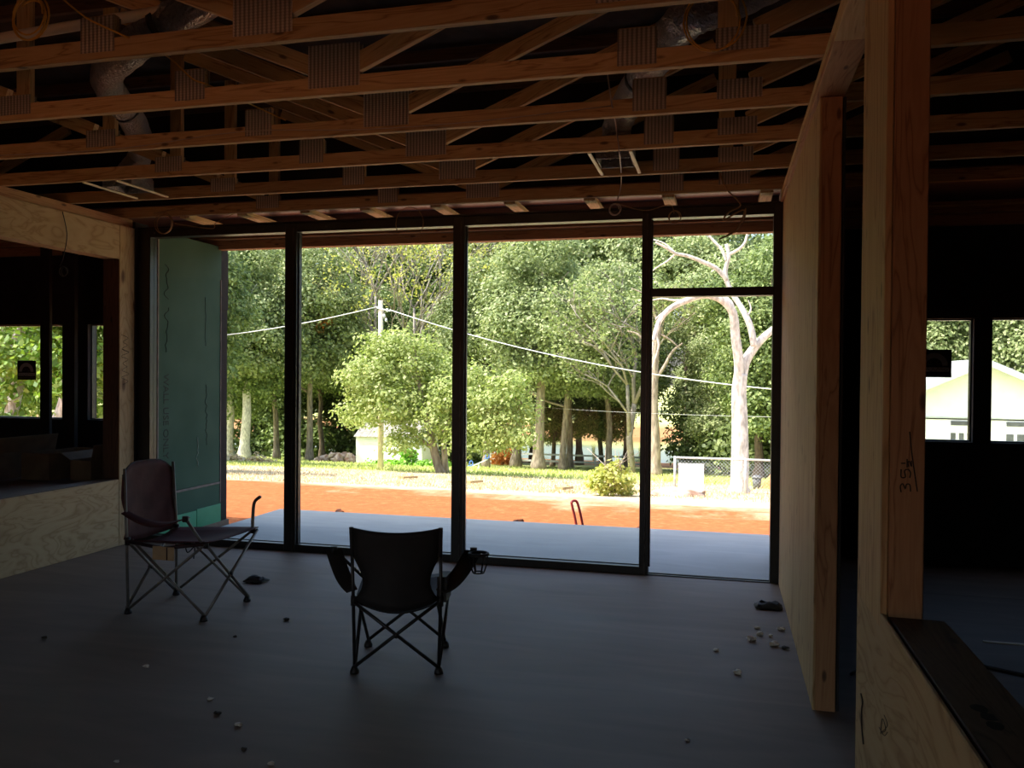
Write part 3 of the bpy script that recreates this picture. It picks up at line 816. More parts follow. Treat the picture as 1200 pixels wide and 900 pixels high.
coil('cable_coil', at(720, 245, 6.30), 0.04, 2.0, 'white_wire', 0.005, 'small pale cable loop at the end of the long hanging cable', 11, None, 1.2)
coil('cable_coil', at(790, 254, 6.44), 0.042, 1.6, 'tan_wire', 0.004, 'small tan cable ring hung at the transom head', 12)
coil('cable_coil', at(73, 318, 5.66), 0.034, 1.7, 'black_wire', 0.004, 'dark cable ring hanging from the plywood header', 13)
def cable(pts, rad, mat, label, n=6):
    return tag(tube('cable', spline(pts, n), rad, mat, None, seg=6), label, 'cable')
cable([at(712, 88, 4.35), at(717, 122, 4.35), at(722, 150, 4.95), at(726, 180, 5.0), at(728, 215, 6.2), at(723, 236, 6.3)], 0.004, 'white_wire', 'long pale cable hanging down past the bright register strips')
cable([at(843, 202, 6.30), at(852, 222, 6.33), at(868, 240, 6.36), at(855, 248, 6.38), at(848, 258, 6.40), at(872, 246, 6.40), at(862, 270, 6.42), at(843, 280, 6.42), at(852, 276, 6.44), at(870, 262, 6.44), at(874, 244, 6.4)], 0.006, 'tan_wire', 'thick tan cable tangled below the truss before the transom')
cable([lw_pen(72, 248) + Vector((0.01, 0, 0)), lw_pen(77, 275) + Vector((0.012, 0, 0)), lw_pen(73, 300) + Vector((0.012, 0, 0)), at(70, 312, 5.66)], 0.0035, 'black_wire', 'dark cable running down the plywood header to a ring')
cable([at(62, -12, 3.06), at(100, 20, 3.07), at(148, 43, 3.08), at(196, 66, 3.62), at(225, 92, 3.72), at(245, 100, 3.73), at(300, 125, 4.28), at(335, 141, 4.38)], 0.004, 'yellow_wire', 'yellow cable stapled along the truss plates beside the pipe')
cable([at(0, 182, 4.39), at(140, 174, 4.39), at(285, 154, 4.39), at(420, 152, 4.39), at(560, 142, 4.39), at(715, 124, 4.39)], 0.0022, 'white_wire', 'thin white string along the side of a roof truss', 4)
cable([at(205, 262, 6.42), at(247, 268, 6.44), at(252, 262, 6.44), at(262, 256, 6.44), at(275, 250, 6.42)], 0.004, 'tan_wire', 'tan cable end hanging before the green wing wall')
cable([at(722, 238, 6.32), at(745, 245, 6.40), at(762, 246, 6.42), at(785, 240, 6.40), at(790, 250, 6.44)], 0.0035, 'tan_wire', 'thin tan cable sagging along the head above the transom')

# ---------------------------------------------------------------- camp chairs
def camp_chair(loc, face, P, label):
    """P holds the sizes and materials; local y points the way the sitter faces"""
    e = empty('camp_chair', loc, label, 'chair')
    f = Vector((face[0], face[1], 0)).normalized(); r_ = Vector((f.y, -f.x, 0)); O = Vector(loc)
    L = lambda x, y, z: O + r_ * x + f * y + Vector((0, 0, z))
    w, d, sh, bh = P['w'] / 2, P['d'], P['seat'], P['back']
    ms, mf, mw = P['steel'], P['fabric'], P['trim']
    rt = 0.0095
    bt = P['top'] / 2
    for s in (-1, 1):
        tube('back_post', [L(s * w, 0, 0.03), L(s * (w + 0.008), -0.005, sh), L(s * bt, -P['rake'], bh - 0.03)], rt, ms, e)
        tube('leg', [L(s * w, 0.01, 0.035), L(s * (w + 0.03), d + 0.03, sh + 0.01)], rt, ms, e)          # side, rising forward
        tube('leg', [L(s * (w - 0.002), d, 0.035), L(s * (w - 0.012), 0.02, sh - 0.005)], rt, ms, e)       # side, rising backward
        tube('leg', [L(s * w, d + 0.012, 0.035), L(-s * (w + 0.03), d + 0.045 + 0.012 * s, sh + 0.01)], rt, ms, e)       # front cross
        tube('leg', [L(s * w, -0.012, 0.035), L(-s * (w + 0.0), -0.02 - 0.010 * s, sh - 0.01)], rt, ms, e)  # rear cross
        for yy in (0, d):
            cx = L(s * w, yy, 0)
            tube('foot', [cx + Vector((0, 0, 0.0)), cx + Vector((0, 0, 0.012)), cx + Vector((0, 0, 0.036))], [0.024, 0.024, 0.014], 'black_plastic', e, seg=10)
        tube('hub', [L(s * (w + 0.022), d + 0.03, sh - 0.015), L(s * (w + 0.022), d + 0.03, sh + 0.025)], 0.017, 'black_plastic', e)
        tube('hub', [L(s * (w + 0.006), 0, sh - 0.035), L(s * (w + 0.006), 0, sh + 0.015)], 0.017, 'black_plastic', e)
    for yy in (-0.02, d + 0.03):
        tube('rivet_hub', [L(0, yy - 0.012, sh * 0.5 + 0.01), L(0, yy + 0.012, sh * 0.5 + 0.01)], 0.014, 'black_plastic', e)
    # seat: sags in the middle and towards the back
    G = []
    nx, ny = 11, 10
    for j in range(ny):
        v = j / (ny - 1); row = []
        for i in range(nx):
            u = i / (nx - 1) * 2 - 1
            hw = w + 0.0 + 0.035 * v
            z = sh - P['sag0'] * (1 - v) * (1 - u * u * 0.85) + 0.025 * v - P['sag'] * (1 - u * u) * (0.35 + 0.65 * math.sin(math.pi * min(v * 1.1, 1)))
            row.append(L(u * hw, -0.01 + (d + 0.06) * v + 0.012 * (u * u) * v, z))
        G.append(row)
    sf = sheet('seat', G, mf, e)
    # backrest
    G = []
    nz = 14
    for j in range(nz):
        v = j / (nz - 1); row = []
        for i in range(nx):
            u = i / (nx - 1) * 2 - 1
            hw = (w - P['waist'] * math.sin(math.pi * min(1, v * 1.55)) * (v < 0.65)) * (1 - v) + bt * v
            z = sh - P['sag0'] * (1 - u * u) * (1 - v) * 0.9 + (bh - sh + P['sag0'] * 0) * v
            if P['round']:
                z -= 0.075 * (abs(u) ** 4) * v * v
                hw = (hw + 0.02) * (1 - 0.06 * v ** 6)
            else:
                z -= 0.022 * (1 - u * u) * v * v
            y = -0.012 - P['rake'] * v - 0.045 * (1 - u * u) * (1 - 0.4 * v) + (0.006 if P['round'] else 0) * math.sin(6 * u + 9 * v)
            row.append(L(u * hw, y, z))
        G.append(row)
    bf = sheet('backrest', G, mf, e, 0.01)
    if P['round']:
        tube('piping', [G[-1][i] for i in range(nx)], 0.006, mw, bf)
    else:
        for s, i in ((-1, 0), (1, nx - 1)):
            tube('corner_sleeve', [G[j][i] for j in range(8, nz)], 0.012, mw, bf)
    # arms
    for s in (-1, 1):
        A0, A1 = P['arm_back'], P['arm_front']
        fx = w + P['arm_out']
        top = L(s * fx, P['arm_y'], A1)
        if P['bent'] == s:
            tube('arm_post', spline([L(s * (w + 0.03), d + 0.02, sh), L(s * (w + 0.035), d + 0.02, sh + 0.11), L(s * (w + 0.03), d + 0.035, A1 + 0.035), L(s * (w + 0.02), d + 0.085, A1 + 0.075)], 6), rt + 0.002, ms, e)
            continue
        tube('arm_post', [L(s * (w + 0.03), d + 0.02, sh), top], rt, ms, e)
        G = []
        for j in range(9):
            v = j / 8
            base = L(s * (bt if False else w + 0.012), -0.02, A0).lerp(top, v)
            base.z -= P['arm_sag'] * math.sin(math.pi * v)
            hw = 0.028 + 0.018 * v
            drop = P['arm_drop'] * math.sin(math.pi * (0.15 + 0.8 * v))
            G.append([base + r_ * (s * q * hw) + Vector((0, 0, -drop * abs((q + 1) / 2))) for q in (-1, -0.4, 0.2, 1)])
        ar = sheet('armrest', G, mf, e)
        tube('arm_cap', [top + Vector((0, 0, -0.02)), top + Vector((0, 0, 0.014))], 0.02, 'black_plastic', ar)
        if P['cup'] == s:
            c = top + r_ * (s * 0.03) - f * 0.075 + Vector((0, 0, -0.004))
            ring = [c + r_ * (0.05 * math.cos(a)) + f * (0.05 * math.sin(a)) for a in [2 * math.pi * k / 18 for k in range(18)]]
            cu = tube('cup_holder', ring, 0.009, mw, e, closed=True)
            for k in range(0, 18, 3):
                b = ring[k] * 0.6 + c * 0.4; b.z = c.z - 0.10
                tube('net_strap', [ring[k], (ring[k] + b) / 2 + (ring[k] - c) * 0.12, b], 0.004, mw, cu)
            base = [c + (q - c) * 0.6 + Vector((0, 0, -0.10)) for q in ring]
            tube('base_ring', base, 0.004, mw, cu, closed=True)
    if P['tag']:
        tube('drawstring', spline([L(w * 0.2, d * 0.5, sh - 0.03), L(w * 0.25, d * 0.55, sh - 0.10), L(w * 0.1, d * 0.6, sh - 0.07), L(w * 0.2, d * 0.62, sh - 0.14)], 5), 0.004, 'black_plastic', e)
        a, b = L(w + 0.05, d * 0.40, sh - 0.060), L(w + 0.05, d * 0.68, sh - 0.060)
        board('paper_tag', a, b, 0.004, 0.085, 'card', e)
        board('tag_band', L(w + 0.0535, d * 0.59, sh - 0.10), L(w + 0.0535, d * 0.59, sh - 0.02), 0.008, 0.004, 'maroon_dark', e)
        tube('side_strap', [L(w + 0.012, 0.0, sh - 0.01), L(w + 0.026, d * 0.5, sh - 0.035), L(w + 0.035, d + 0.02, sh + 0.012)], 0.012, mw, sf)
    else:
        pk = [L(w * 1.06, 0.03 + 0.0 * k, sh + 0.02) for k in range(1)]
        board('side_pocket', L(w + 0.012, 0.0, sh + 0.05), L(w + 0.026, 0.15, sh + 0.045), 0.05, 0.13, mf, e)
    return e
camp_chair((-1.62, 4.005, 0), (-0.25, 0.968), dict(w=0.435, d=0.42, seat=0.385, back=0.765, rake=0.05, top=0.455, waist=0.07, sag0=0.055, sag=0.05, round=False, steel='black_steel', fabric='black_nylon', trim='black_nylon',
    arm_back=0.44, arm_front=0.585, arm_out=0.165, arm_y=0.26, arm_sag=0.015, arm_drop=0.04, bent=0, cup=1, tag=False), 'black nylon folding camp chair with its back towards the room')
camp_chair((-3.67, 4.77, 0), (1.0, -0.02), dict(w=0.47, d=0.56, seat=0.475, back=0.955, rake=0.03, top=0.47, waist=0.03, sag0=0.035, sag=0.03, round=True, steel='grey_steel', fabric='maroon', trim='maroon_dark',
    arm_back=0.655, arm_front=0.635, arm_out=0.02, arm_y=0.44, arm_sag=0.05, arm_drop=0.02, bent=-1, cup=0, tag=True), 'maroon folding camp chair with grey legs and a card tag beside the green wall')

# ---------------------------------------------------------------- floor litter
def glove(c, sx, sy, h, seed, label):
    rg = random.Random(seed); e = empty('rag', c, label, 'rag')
    G = []
    for j in range(7):
        v = j / 6 * 2 - 1; row = []
        for i in range(9):
            u = i / 8 * 2 - 1
            rr = max(0.0, 1 - 0.9 * max(abs(u) ** 3, abs(v) ** 3))
            row.append(Vector((c[0] + sx * u + rg.uniform(-.006, .006), c[1] + sy * v + rg.uniform(-.008, .008), c[2] + 0.006 + h * rr * (0.45 + 0.55 * rg.random()))))
        G.append(row)
    sheet('cloth', G, 'black_nylon', e, 0.008)
    lump('fold', (c[0] + sx * 0.5, c[1], c[2] + h * 0.42), (sx * 0.5, sy * 0.8, h * 0.42), 'black_nylon', e, seed, 10, 6, 0.2)
    return e
glove((-3.33, 5.47, 0), 0.075, 0.05, 0.045, 1, 'black rag lying on the concrete beside the maroon chair')
glove((0.31, 5.80, 0), 0.085, 0.06, 0.045, 2, 'black rag lying at the foot of the plywood stud wall')
for i, (x, y) in enumerate([(0.22, 5.30), (0.23, 5.18), (0.18, 5.05), (0.29, 5.16), (0.36, 5.31), (0.30, 4.99), (-0.02, 4.81), (0.09, 4.47)]):
    s = 0.016 + 0.006 * ((i * 7) % 3)
    tag(lump('plaster_chip', (x, y, s * 0.5), (s, s * 0.8, s * 0.5), 'debris_white', None, 20 + i, 7, 4), 'pale plaster chip in the scatter on the floor by the plywood stud wall', 'chip', 'plaster chips by the plywood stud wall')
for i, (x, y) in enumerate([(-0.13, 3.59), (-2.33, 3.44), (-2.04, 3.22), (-2.31, 2.79), (-1.71, 2.93), (-2.91, 3.73), (-2.47, 6.30)]):
    s = 0.012 + 0.004 * (i % 3)
    tag(lump('plaster_chip', (x, y, s * 0.4), (s, s * 0.8, s * 0.4), 'debris_white', None, 40 + i, 7, 4), 'stray pale chip lying alone on the open concrete floor', 'chip', 'stray chips on the open floor')
for i, (x, y) in enumerate([(-1.89, 3.02), (-3.79, 3.98), (-2.63, 4.67), (-2.75, 4.3), (-2.2, 3.3), (0.36, 4.95)]):
    s = 0.010 + 0.004 * (i % 3)
    tag(lump('grit', (x, y, s * 0.5), (s * 1.3, s, s * 0.5), 'debris_dark', None, 60 + i, 7, 4), 'small dark crumb of grit on the concrete floor', 'grit', 'dark crumbs on the floor')

# side rooms: boxes, studs, stickers, light streak
def carton(x0, x1, y0, y1, z0, z1, mat, label, flap=True):
    e = empty('carton', ((x0 + x1) / 2, (y0 + y1) / 2, z0), label, 'box')
    t = 0.006
    box('side', x0, x1, y0, y0 + t, z0, z1, mat, e); box('side', x0, x1, y1 - t, y1, z0, z1, mat, e)
    box('side', x0, x0 + t, y0 + t, y1 - t, z0, z1, mat, e, 'y'); box('side', x1 - t, x1, y0 + t, y1 - t, z0, z1, mat, e, 'y')
    box('bottom', x0 + t, x1 - t, y0 + t, y1 - t, z0, z0 + t, mat, e)
    if flap:
        board('flap', (x1, (y0 + y1) / 2, z1), (x1 + 0.03, (y0 + y1) / 2, z1 + 0.14), y1 - y0, t, mat, e, up=(0, 1, 0) if False else (1, 0, 0))
        board('flap', (x0, (y0 + y1) / 2, z1), (x0 - 0.10, (y0 + y1) / 2, z1 + 0.06), y1 - y0, t, mat, e, up=(0, 0, 1))
    return e
tb = empty('work_table', (-6.0, 6.3, 0), 'dark plank table in the side room carrying open cartons', 'table')
box('table_top', -6.75, -5.42, 5.2, 6.92, 0.53, 0.56, 'wood_dark', tb)
for x in (-6.65, -5.52):
    for y in (5.3, 6.85):
        box('leg', x - 0.04, x + 0.04, y - 0.04, y + 0.04, 0, 0.53, 'wood_dark', tb, 'z')
M['card_dark'] = noise_mat('brown_cardboard', (0.14, 0.10, 0.065), (0.19, 0.135, 0.085), 8, rough=0.85)
carton(-5.72, -5.50, 6.30, 6.75, 0.56, 0.74, 'card_dark', 'open brown carton with a raised flap next to the opening jamb')
carton(-6.16, -5.86, 6.20, 6.85, 0.56, 0.80, 'card_dark', 'closed-in brown carton between the other two cartons on the table', False)
carton(-6.70, -6.30, 5.75, 6.75, 0.56, 0.80, 'card_dark', 'long brown carton at the table end by the free-standing stud')
sx_ = at(54, 450, 7.0).x
st = board('stud', (sx_, 7.0, 0), (sx_, 7.0, ZC), 0.115, 0.04, 'felt', None, up=(0, 1, 0))
tag(st, 'dark free-standing stud in the side room before the wide window', 'stud')
sx_ = at(82, 450, 7.05).x
st2 = board('stud', (sx_, 7.05, 0), (sx_, 7.05, ZC), 0.15, 0.05, 'felt', None, up=(0, 1, 0))
tag(st2, 'dark stud in the side room beside the narrow strip of window', 'stud')
def sticker(x0, x1, z0, z1, label):
    y = YF + 0.076
    e = empty('window_sticker', ((x0 + x1) / 2, y, z0), label, 'sticker')
    box('label_sheet', x0, x1, y - 0.0015, y, z0, z1, 'black_plastic', e)
    w, h = x1 - x0, z1 - z0
    cx, cz, R1, R0 = x0 + w * 0.48, z0 + h * 0.42, h * 0.46, h * 0.27
    V, Fs = [], []
    for k in range(13):
        a = math.pi * k / 12
        for R in (R0, R1):
            V.append((cx + R * math.cos(a), y - 0.002, cz + R * math.sin(a)))
    for k in range(12): Fs.append((2 * k, 2 * k + 2, 2 * k + 3, 2 * k + 1))
    mesh_obj('arch_emblem', V, Fs, 'sticker_pale', e)
    for k in range(5):
        a = math.pi * (k + 0.5) / 5
        board('ray', (cx + R0 * 0.35 * math.cos(a), y - 0.002, cz + R0 * 0.35 * math.sin(a)), (cx + R0 * 0.85 * math.cos(a), y - 0.002, cz + R0 * 0.85 * math.sin(a)), 0.001, h * 0.05, 'sticker_grey', e)
    box('band', x0 + w * 0.06, x1 - w * 0.05, y - 0.0025, y - 0.0015, z0 + h * 0.20, z0 + h * 0.36, 'sticker_pale', e)
    box('band', x0 + w * 0.06, x1 - w * 0.05, y - 0.0025, y - 0.0015, z0 + h * 0.07, z0 + h * 0.14, 'sticker_grey', e)
    rg = random.Random(3)
    strokes('lettering', [[Vector((x0 + w * (0.12 + 0.76 * i / 16), y - 0.003, z0 + h * (0.28 + rg.uniform(-0.06, 0.06)))) for i in range(17)]], 0.0016, 'black_plastic', e)
sticker(-7.68, -7.43, 1.445, 1.66, 'dark square window sticker with an arch emblem before leafy trunks')
sticker(1.60, 1.86, 1.555, 1.79, 'dark window sticker with an arch emblem above the white gable')
tag(box('metal_strip', 1.50, 2.1, 5.39, 5.42, 0, 0.006, 'alu'), 'thin metal strip lying on the floor of the dark side room', 'strip')  # bright strip put in as a streak of light on the floor
cable([(0.66, 4.6, 0.008), (0.85, 4.9, 0.008), (1.2, 5.0, 0.008), (1.8, 4.75, 0.008), (2.6, 4.9, 0.008)], 0.008, 'black_wire', 'black cable curving over the floor of the dark side room')
fp = empty('dust_smudges', (0.53, 1.9, 0.874), 'cluster of dark dusty smudges on the cap of the low plywood wall', 'smudges')
for i, (px, py) in enumerate([(1147, 830), (1158, 840), (1166, 850)]):
    d = rgt * ((px - 600) / F_PX) + upv * (-(py - 450) / F_PX) + fwd
    q = CAM + d * ((0.8745 - CAM.z) / d.z)
    lump('smudge', (q.x, q.y, 0.8748), (0.016, 0.022, 0.0012), 'felt', fp, i, 9, 4, 0.15)

# ---------------------------------------------------------------- outdoors: ground and pond
PROF = [(-30, -0.16), (8.2, -0.16), (9.2, -0.17), (13, -0.40), (20, -1.16), (28, -1.97), (50, -4.3), (64, -5.6), (80, -7.0), (92, -7.55), (116, -7.55), (119, -7.1), (130, -4.6), (160, -3.2), (300, -2.0)]
def zg(Y):
    for (a, za), (b, zb) in zip(PROF, PROF[1:]):
        if a <= Y <= b: return za + (zb - za) * (Y - a) / (b - a)
    return PROF[-1][1]
xs = list(np.arange(-150, 90.1, 3.0)) 
ys = [-30, -15, 0, 8.2] + list(np.arange(8.8, 14, 0.4)) + list(np.arange(14, 70, 1.0)) + list(np.arange(70, 132, 3)) + [140, 150, 175, 200, 250, 300]
rg = random.Random(4)
V = [(x, y, zg(y) + (rg.uniform(-0.03, 0.03) if 9 < y < 60 else 0)) for y in ys for x in xs]
nx = len(xs)
Fs = [(j * nx + i, j * nx + i + 1, (j + 1) * nx + i + 1, (j + 1) * nx + i) for j in range(len(ys) - 1) for i in range(nx - 1)]
gr = mesh_obj('ground', V, Fs, 'ground', None, smooth=True)
# keep object coordinates equal to world coordinates for the zoning by distance
gm = gr.data; off = gr.matrix_basis.translation.copy()
gm.transform(Matrix.Translation(off)); gr.matrix_basis = Matrix.Identity(4)
tag(gr, 'sloping yard of red dirt, straw and grass beyond the patio', 'ground', kind='structure')
pd = mesh_obj('pond', [(-60, 78, -7.2), (60, 78, -7.2), (60, 121, -7.2), (-60, 121, -7.2), (-60, 78, -7.5), (60, 78, -7.5), (60, 121, -7.5), (-60, 121, -7.5)],
              [(0, 1, 2, 3), (4, 7, 6, 5), (0, 4, 5, 1), (1, 5, 6, 2), (2, 6, 7, 3), (3, 7, 4, 0)], 'water')
tag(pd, 'greenish pond water behind the white rail fence', 'pond', kind='structure')

# ---------------------------------------------------------------- vegetation builders
def leaves_mesh(name, centres, size, seed, outward=None, jitter=0.35, aspect=0.62, upbias=0.5):
    rs = np.random.RandomState(seed)
    n = len(centres)
    c = np.asarray(centres)
    nm = rs.normal(size=(n, 3))
    nm[:, 2] = np.abs(nm[:, 2]) * (1 + upbias)
    if outward is not None: nm += outward * 1.2
    nm /= np.linalg.norm(nm, axis=1)[:, None] + 1e-9
    t = rs.normal(size=(n, 3)); t -= nm * (t * nm).sum(1)[:, None]; t /= np.linalg.norm(t, axis=1)[:, None] + 1e-9
    b = np.cross(nm, t)
    s = size * (1 + jitter * rs.uniform(-1, 1, n))[:, None] / 2
    v = np.stack([c - t * s, c + b * s * aspect - nm * s * 0.15, c + t * s, c - b * s * aspect - nm * s * 0.15], 1).reshape(-1, 3)
    me = bpy.data.meshes.new(name)
    me.vertices.add(4 * n); me.vertices.foreach_set('co', v.ravel())
    me.loops.add(4 * n); me.loops.foreach_set('vertex_index', np.arange(4 * n, dtype=np.int32))
    me.polygons.add(n); me.polygons.foreach_set('loop_start', np.arange(0, 4 * n, 4, dtype=np.int32)); me.polygons.foreach_set('loop_total', np.full(n, 4, dtype=np.int32))
    me.update(calc_edges=True)
    return me

def crown_points(blobs, n_clump, per, clump_r, seed):
    """leaf positions gathered in clumps spread over ellipsoid blobs (cx,cy,cz,rx,ry,rz)"""
    rs = np.random.RandomState(seed)
    w = np.array([b[3] * b[5] for b in blobs], float); w /= w.sum()
    P, O = [], []
    for i in range(n_clump):
        b = blobs[rs.choice(len(blobs), p=w)]
        d = rs.normal(size=3); d /= np.linalg.norm(d)
        q = rs.uniform(0.55, 1.0) ** 0.6
        c = np.array(b[:3]) + d * q * np.array(b[3:])
        k = rs.poisson(per)
        off = rs.normal(size=(k, 3)) * clump_r * np.array([1, 1, 0.7])
        P.append(c + off); O.append(np.tile(d, (k, 1)) * 0.6 + off / (clump_r * 2 + 1e-9))
    return np.concatenate(P), np.concatenate(O)

def branch_lines(base, top, r0, r1, spread, n, seed, lean=0.0, reach=1.0):
    """a trunk with n limbs"""
    rg = random.Random(seed)
    base, top = Vector(base), Vector(top)
    tr = []
    for i in range(9):
        t = i / 8
        p = base.lerp(top, t) + Vector((rg.uniform(-1, 1), rg.uniform(-1, 1), 0)) * r0 * 0.45 * math.sin(math.pi * t)
        tr.append(p)
    lines = [(spline(tr, 3), None)]
    P = lines[0][0]
    lines[0] = (P, [(r0 * 1.35 if i < 2 else r0 * (1 - i / len(P)) + r1 * i / len(P)) for i in range(len(P))])
    for k in range(n):
        t = 0.4 + 0.58 * (k + rg.random()) / n
        p = P[min(int(t * (len(P) - 1)), len(P) - 1)]
        a = rg.uniform(0, 2 * math.pi)
        L = spread * rg.uniform(0.5, 1.0) * reach
        e = p + Vector((math.cos(a) * L, math.sin(a) * L, L * rg.uniform(0.3, 0.9)))
        mid = p.lerp(e, 0.5) + Vector((rg.uniform(-.2, .2), rg.uniform(-.2, .2), -0.08)) * L
        rr = (r0 * (1 - t) + r1 * t) * 0.55
        Q = spline([p, mid, e], 4)
        lines.append((Q, [rr * (1 - 0.8 * i / len(Q)) for i in range(len(Q))]))
    return lines

def link_leaves(name, me, mat, parent, loc, rot=0.0, scale=1.0):
    if not me.materials: me.materials.append(M[mat])
    o = bpy.data.objects.new(name, me)
    reg(o, Matrix.Translation(Vector(loc)) @ Matrix.Rotation(rot, 4, 'Z') @ Matrix.Scale(scale, 4), parent)
    o['kind'] = 'stuff'
    return o

# three oak crowns, reused: origin at the trunk base, about 14 m tall
def oak_crown(seed, low):
    rg = random.Random(seed)
    bl = []
    for k in range(11):
        a = rg.uniform(0, 6.28); R = rg.uniform(0.6, 3.4); z = rg.uniform(low + 1.5, 12.0)
        R *= 1.0 - 0.35 * max(0, (z - 8) / 5)
        bl.append((R * math.cos(a), R * math.sin(a), z, rg.uniform(1.5, 2.4), rg.uniform(1.5, 2.4), rg.uniform(1.1, 1.7)))
    bl.append((0, 0, 12.5, 2.2, 2.2, 1.4)); bl.append((0, 0, 8.0, 3.2, 3.2, 3.0))
    return crown_points(bl, 520, 105, 0.42, seed)
CROWN = {}
for nm, seed, low in (('a', 11, 2.6), ('b', 12, 4.2), ('c', 13, 1.0)):
    p, o = oak_crown(seed, low)
    for mt in ('leaf_oak', 'leaf_deep'):
        pass
    CROWN[nm] = leaves_mesh('oak_foliage_' + nm, p, 0.22, seed, o)
rg_ = random.Random(77)
bl_ = [(3.4 * math.cos(k * 1.1) * rg_.uniform(.3, 1), 3.4 * math.sin(k * 1.1) * rg_.uniform(.3, 1), rg_.uniform(10.2, 12.6), 2.0, 2.0, 1.2) for k in range(10)]
p_, o_ = crown_points(bl_, 330, 100, 0.42, 14)
CROWN['d'] = leaves_mesh('oak_foliage_d', p_, 0.22, 14, o_)
CROWN_D = {k: v.copy() for k, v in CROWN.items()}

def oak(px, Y, kind, scale, label, rot=0.0, mat='leaf_oak', bark='bark', r0=0.30, h=11.5, X=None, group='trees beyond the yard'):
    X = at(px, 450, Y).x if X is None else X
    z = zg(Y) - 0.05
    e = empty('tree', (X, Y, z), label, 'tree', group)
    ln = branch_lines((X, Y, z), (X + 0.5 * math.sin(rot), Y, z + h * scale), r0, 0.06, 3.0 * scale, 10, int(px * 7 + Y))
    multi_tube('trunk', ln, bark, e, seg=8)
    me = (CROWN if mat == 'leaf_oak' else CROWN_D)[kind]
    link_leaves('foliage', me, mat, e, (X, Y, z), rot, scale)
    return e

# --- oaks by the fence (the trunks seen through the glass) and the darker wood behind them
oak(632, 47, 'b', 1.0, 'big oak with a thick pale trunk standing before the white rail fence', 0.3, r0=0.36)
oak(605, 55, 'b', 1.05, 'oak with a grey trunk by the brown brush heap near the seesaw', 1.7, r0=0.34)
oak(668, 56, 'b', 1.0, 'oak with a slim trunk at the middle of the white rail fence', 2.9, r0=0.24)
oak(738, 58, 'b', 0.92, 'oak with a dark trunk at the end of the white rail fence', 4.1, r0=0.28, bark='bark_dark')
oak(648, 61, 'c', 0.62, 'low leafy oak over the pond edge behind the big oak trunk', 1.0, 'leaf_deep', 'bark_dark', 0.18)
oak(706, 62, 'c', 0.74, 'low dark oak over the pond edge behind the white rail fence', 5.0, 'leaf_deep', 'bark_dark', 0.2)
oak(286, 46, 'b', 1.0, 'oak with a thick sunlit trunk rising from dry brush', 0.9, r0=0.34, bark='bark_pale')
oak(268, 47, 'a', 1.0, 'oak with a shorter sunlit trunk beside the one in dry brush', 2.2, 'leaf_deep', 'bark_pale', 0.30)
oak(363, 50, 'b', 1.05, 'tall slender oak with a knobbly pale trunk near the rubble heap', 3.3, r0=0.24)
oak(378, 56, 'b', 1.0, 'dark slender oak behind the rubble heap', 5.1, 'leaf_deep', 'bark_dark', 0.22)
for i, (px, Y, k, s, l) in enumerate([
        (215, 58, 'a', 1.15, 'deep green tree far behind the green wing wall corner'), (300, 64, 'c', 1.10, 'deep green tree in the wood behind the two sunlit trunks'),
        (335, 60, 'c', 0.95, 'bushy deep green tree in the wood between sunlit and slender trunks'),
        (400, 66, 'c', 1.15, 'deep green tree in the wood right behind the rubble heap'), (450, 62, 'c', 1.0, 'deep green tree in the wood behind the white shed'),
        (500, 68, 'a', 1.2, 'tall deep green tree in the wood beyond the shed'), (545, 64, 'c', 0.95, 'deep green tree in the wood beyond the seesaw'),
        (585, 66, 'a', 1.15, 'tall deep green tree behind the brown brush heap')]):
    oak(px, Y, k, s, l, i * 1.3, 'leaf_deep', 'bark_dark', 0.26)
for i, (px, Y, k, s, l) in enumerate([
        (890, 44, 'c', 0.74, 'dense dark tree behind the pale bare tree and chain-link fence'), (915, 40, 'c', 0.80, 'dense dark tree beyond the door jamb side of the chain-link fence'),
        (862, 52, 'c', 0.66, 'dense green tree between the pale bare tree and the pond gap'), (960, 48, 'a', 1.0, 'dark tree behind the plywood stud wall line'),
        (1010, 56, 'c', 1.0, 'dark tree far beyond the doorway'), (860, 60, 'a', 1.15, 'tall green tree rising above the transom behind the pale bare tree'),
        (805, 66, 'd', 1.45, 'tall umbrella-crowned tree above the sky gap near the transom')]):
    oak(px, Y, k, s, l, i * 2.1, 'leaf_oak' if i in (2, 5, 6) else 'leaf_deep', 'bark_dark', 0.24)
for i, X in enumerate((-74, -66, -58, -51, -43, -35, -28, -20, -13, -5, 2, 10, 18, 26, 34)):
    oak(100 + i, 128 + (i % 3) * 4, 'c', 0.6 if -14 < X < 3 else 0.95, 'far tree on the bank across the pond', i * 1.1, 'leaf_oak', 'bark_dark', 0.25, X=X, group='trees across the pond')

for i, (px, k, s) in enumerate([(150, 'a', 1.5), (222, 'c', 1.55), (290, 'a', 1.6), (355, 'c', 1.5), (425, 'a', 1.6), (490, 'c', 1.55), (560, 'a', 1.6), (625, 'd', 1.6), (680, 'd', 1.6), (735, 'd', 1.65), (868, 'c', 1.4), (935, 'a', 1.5), (1000, 'c', 1.4)]):
    oak(px, 71 + (i * 5) % 4, k, s, 'tall tree in the back row of the wood, its foliage filling the sky above', i * 1.37, 'leaf_oak' if i % 2 else 'leaf_deep', 'bark_dark', 0.3, group='tall back row of the wood')
for px, Y, k, s, r, l in [(570, 50, 'b', 0.95, 0.4, 'leafy oak between the leaning tree and the pond fence'), (660, 49, 'b', 0.9, 2.0, 'leafy oak whose boughs hang over the shrub side of the fence'), (715, 52, 'b', 0.95, 3.7, 'leafy oak hanging over the rail fence near the grey twiggy tree'), (325, 52, 'b', 1.0, 5.2, 'leafy oak between the sunlit trunks and the slender oak')]:
    oak(px, Y, k, s, l, r, 'leaf_oak', 'bark', 0.22)
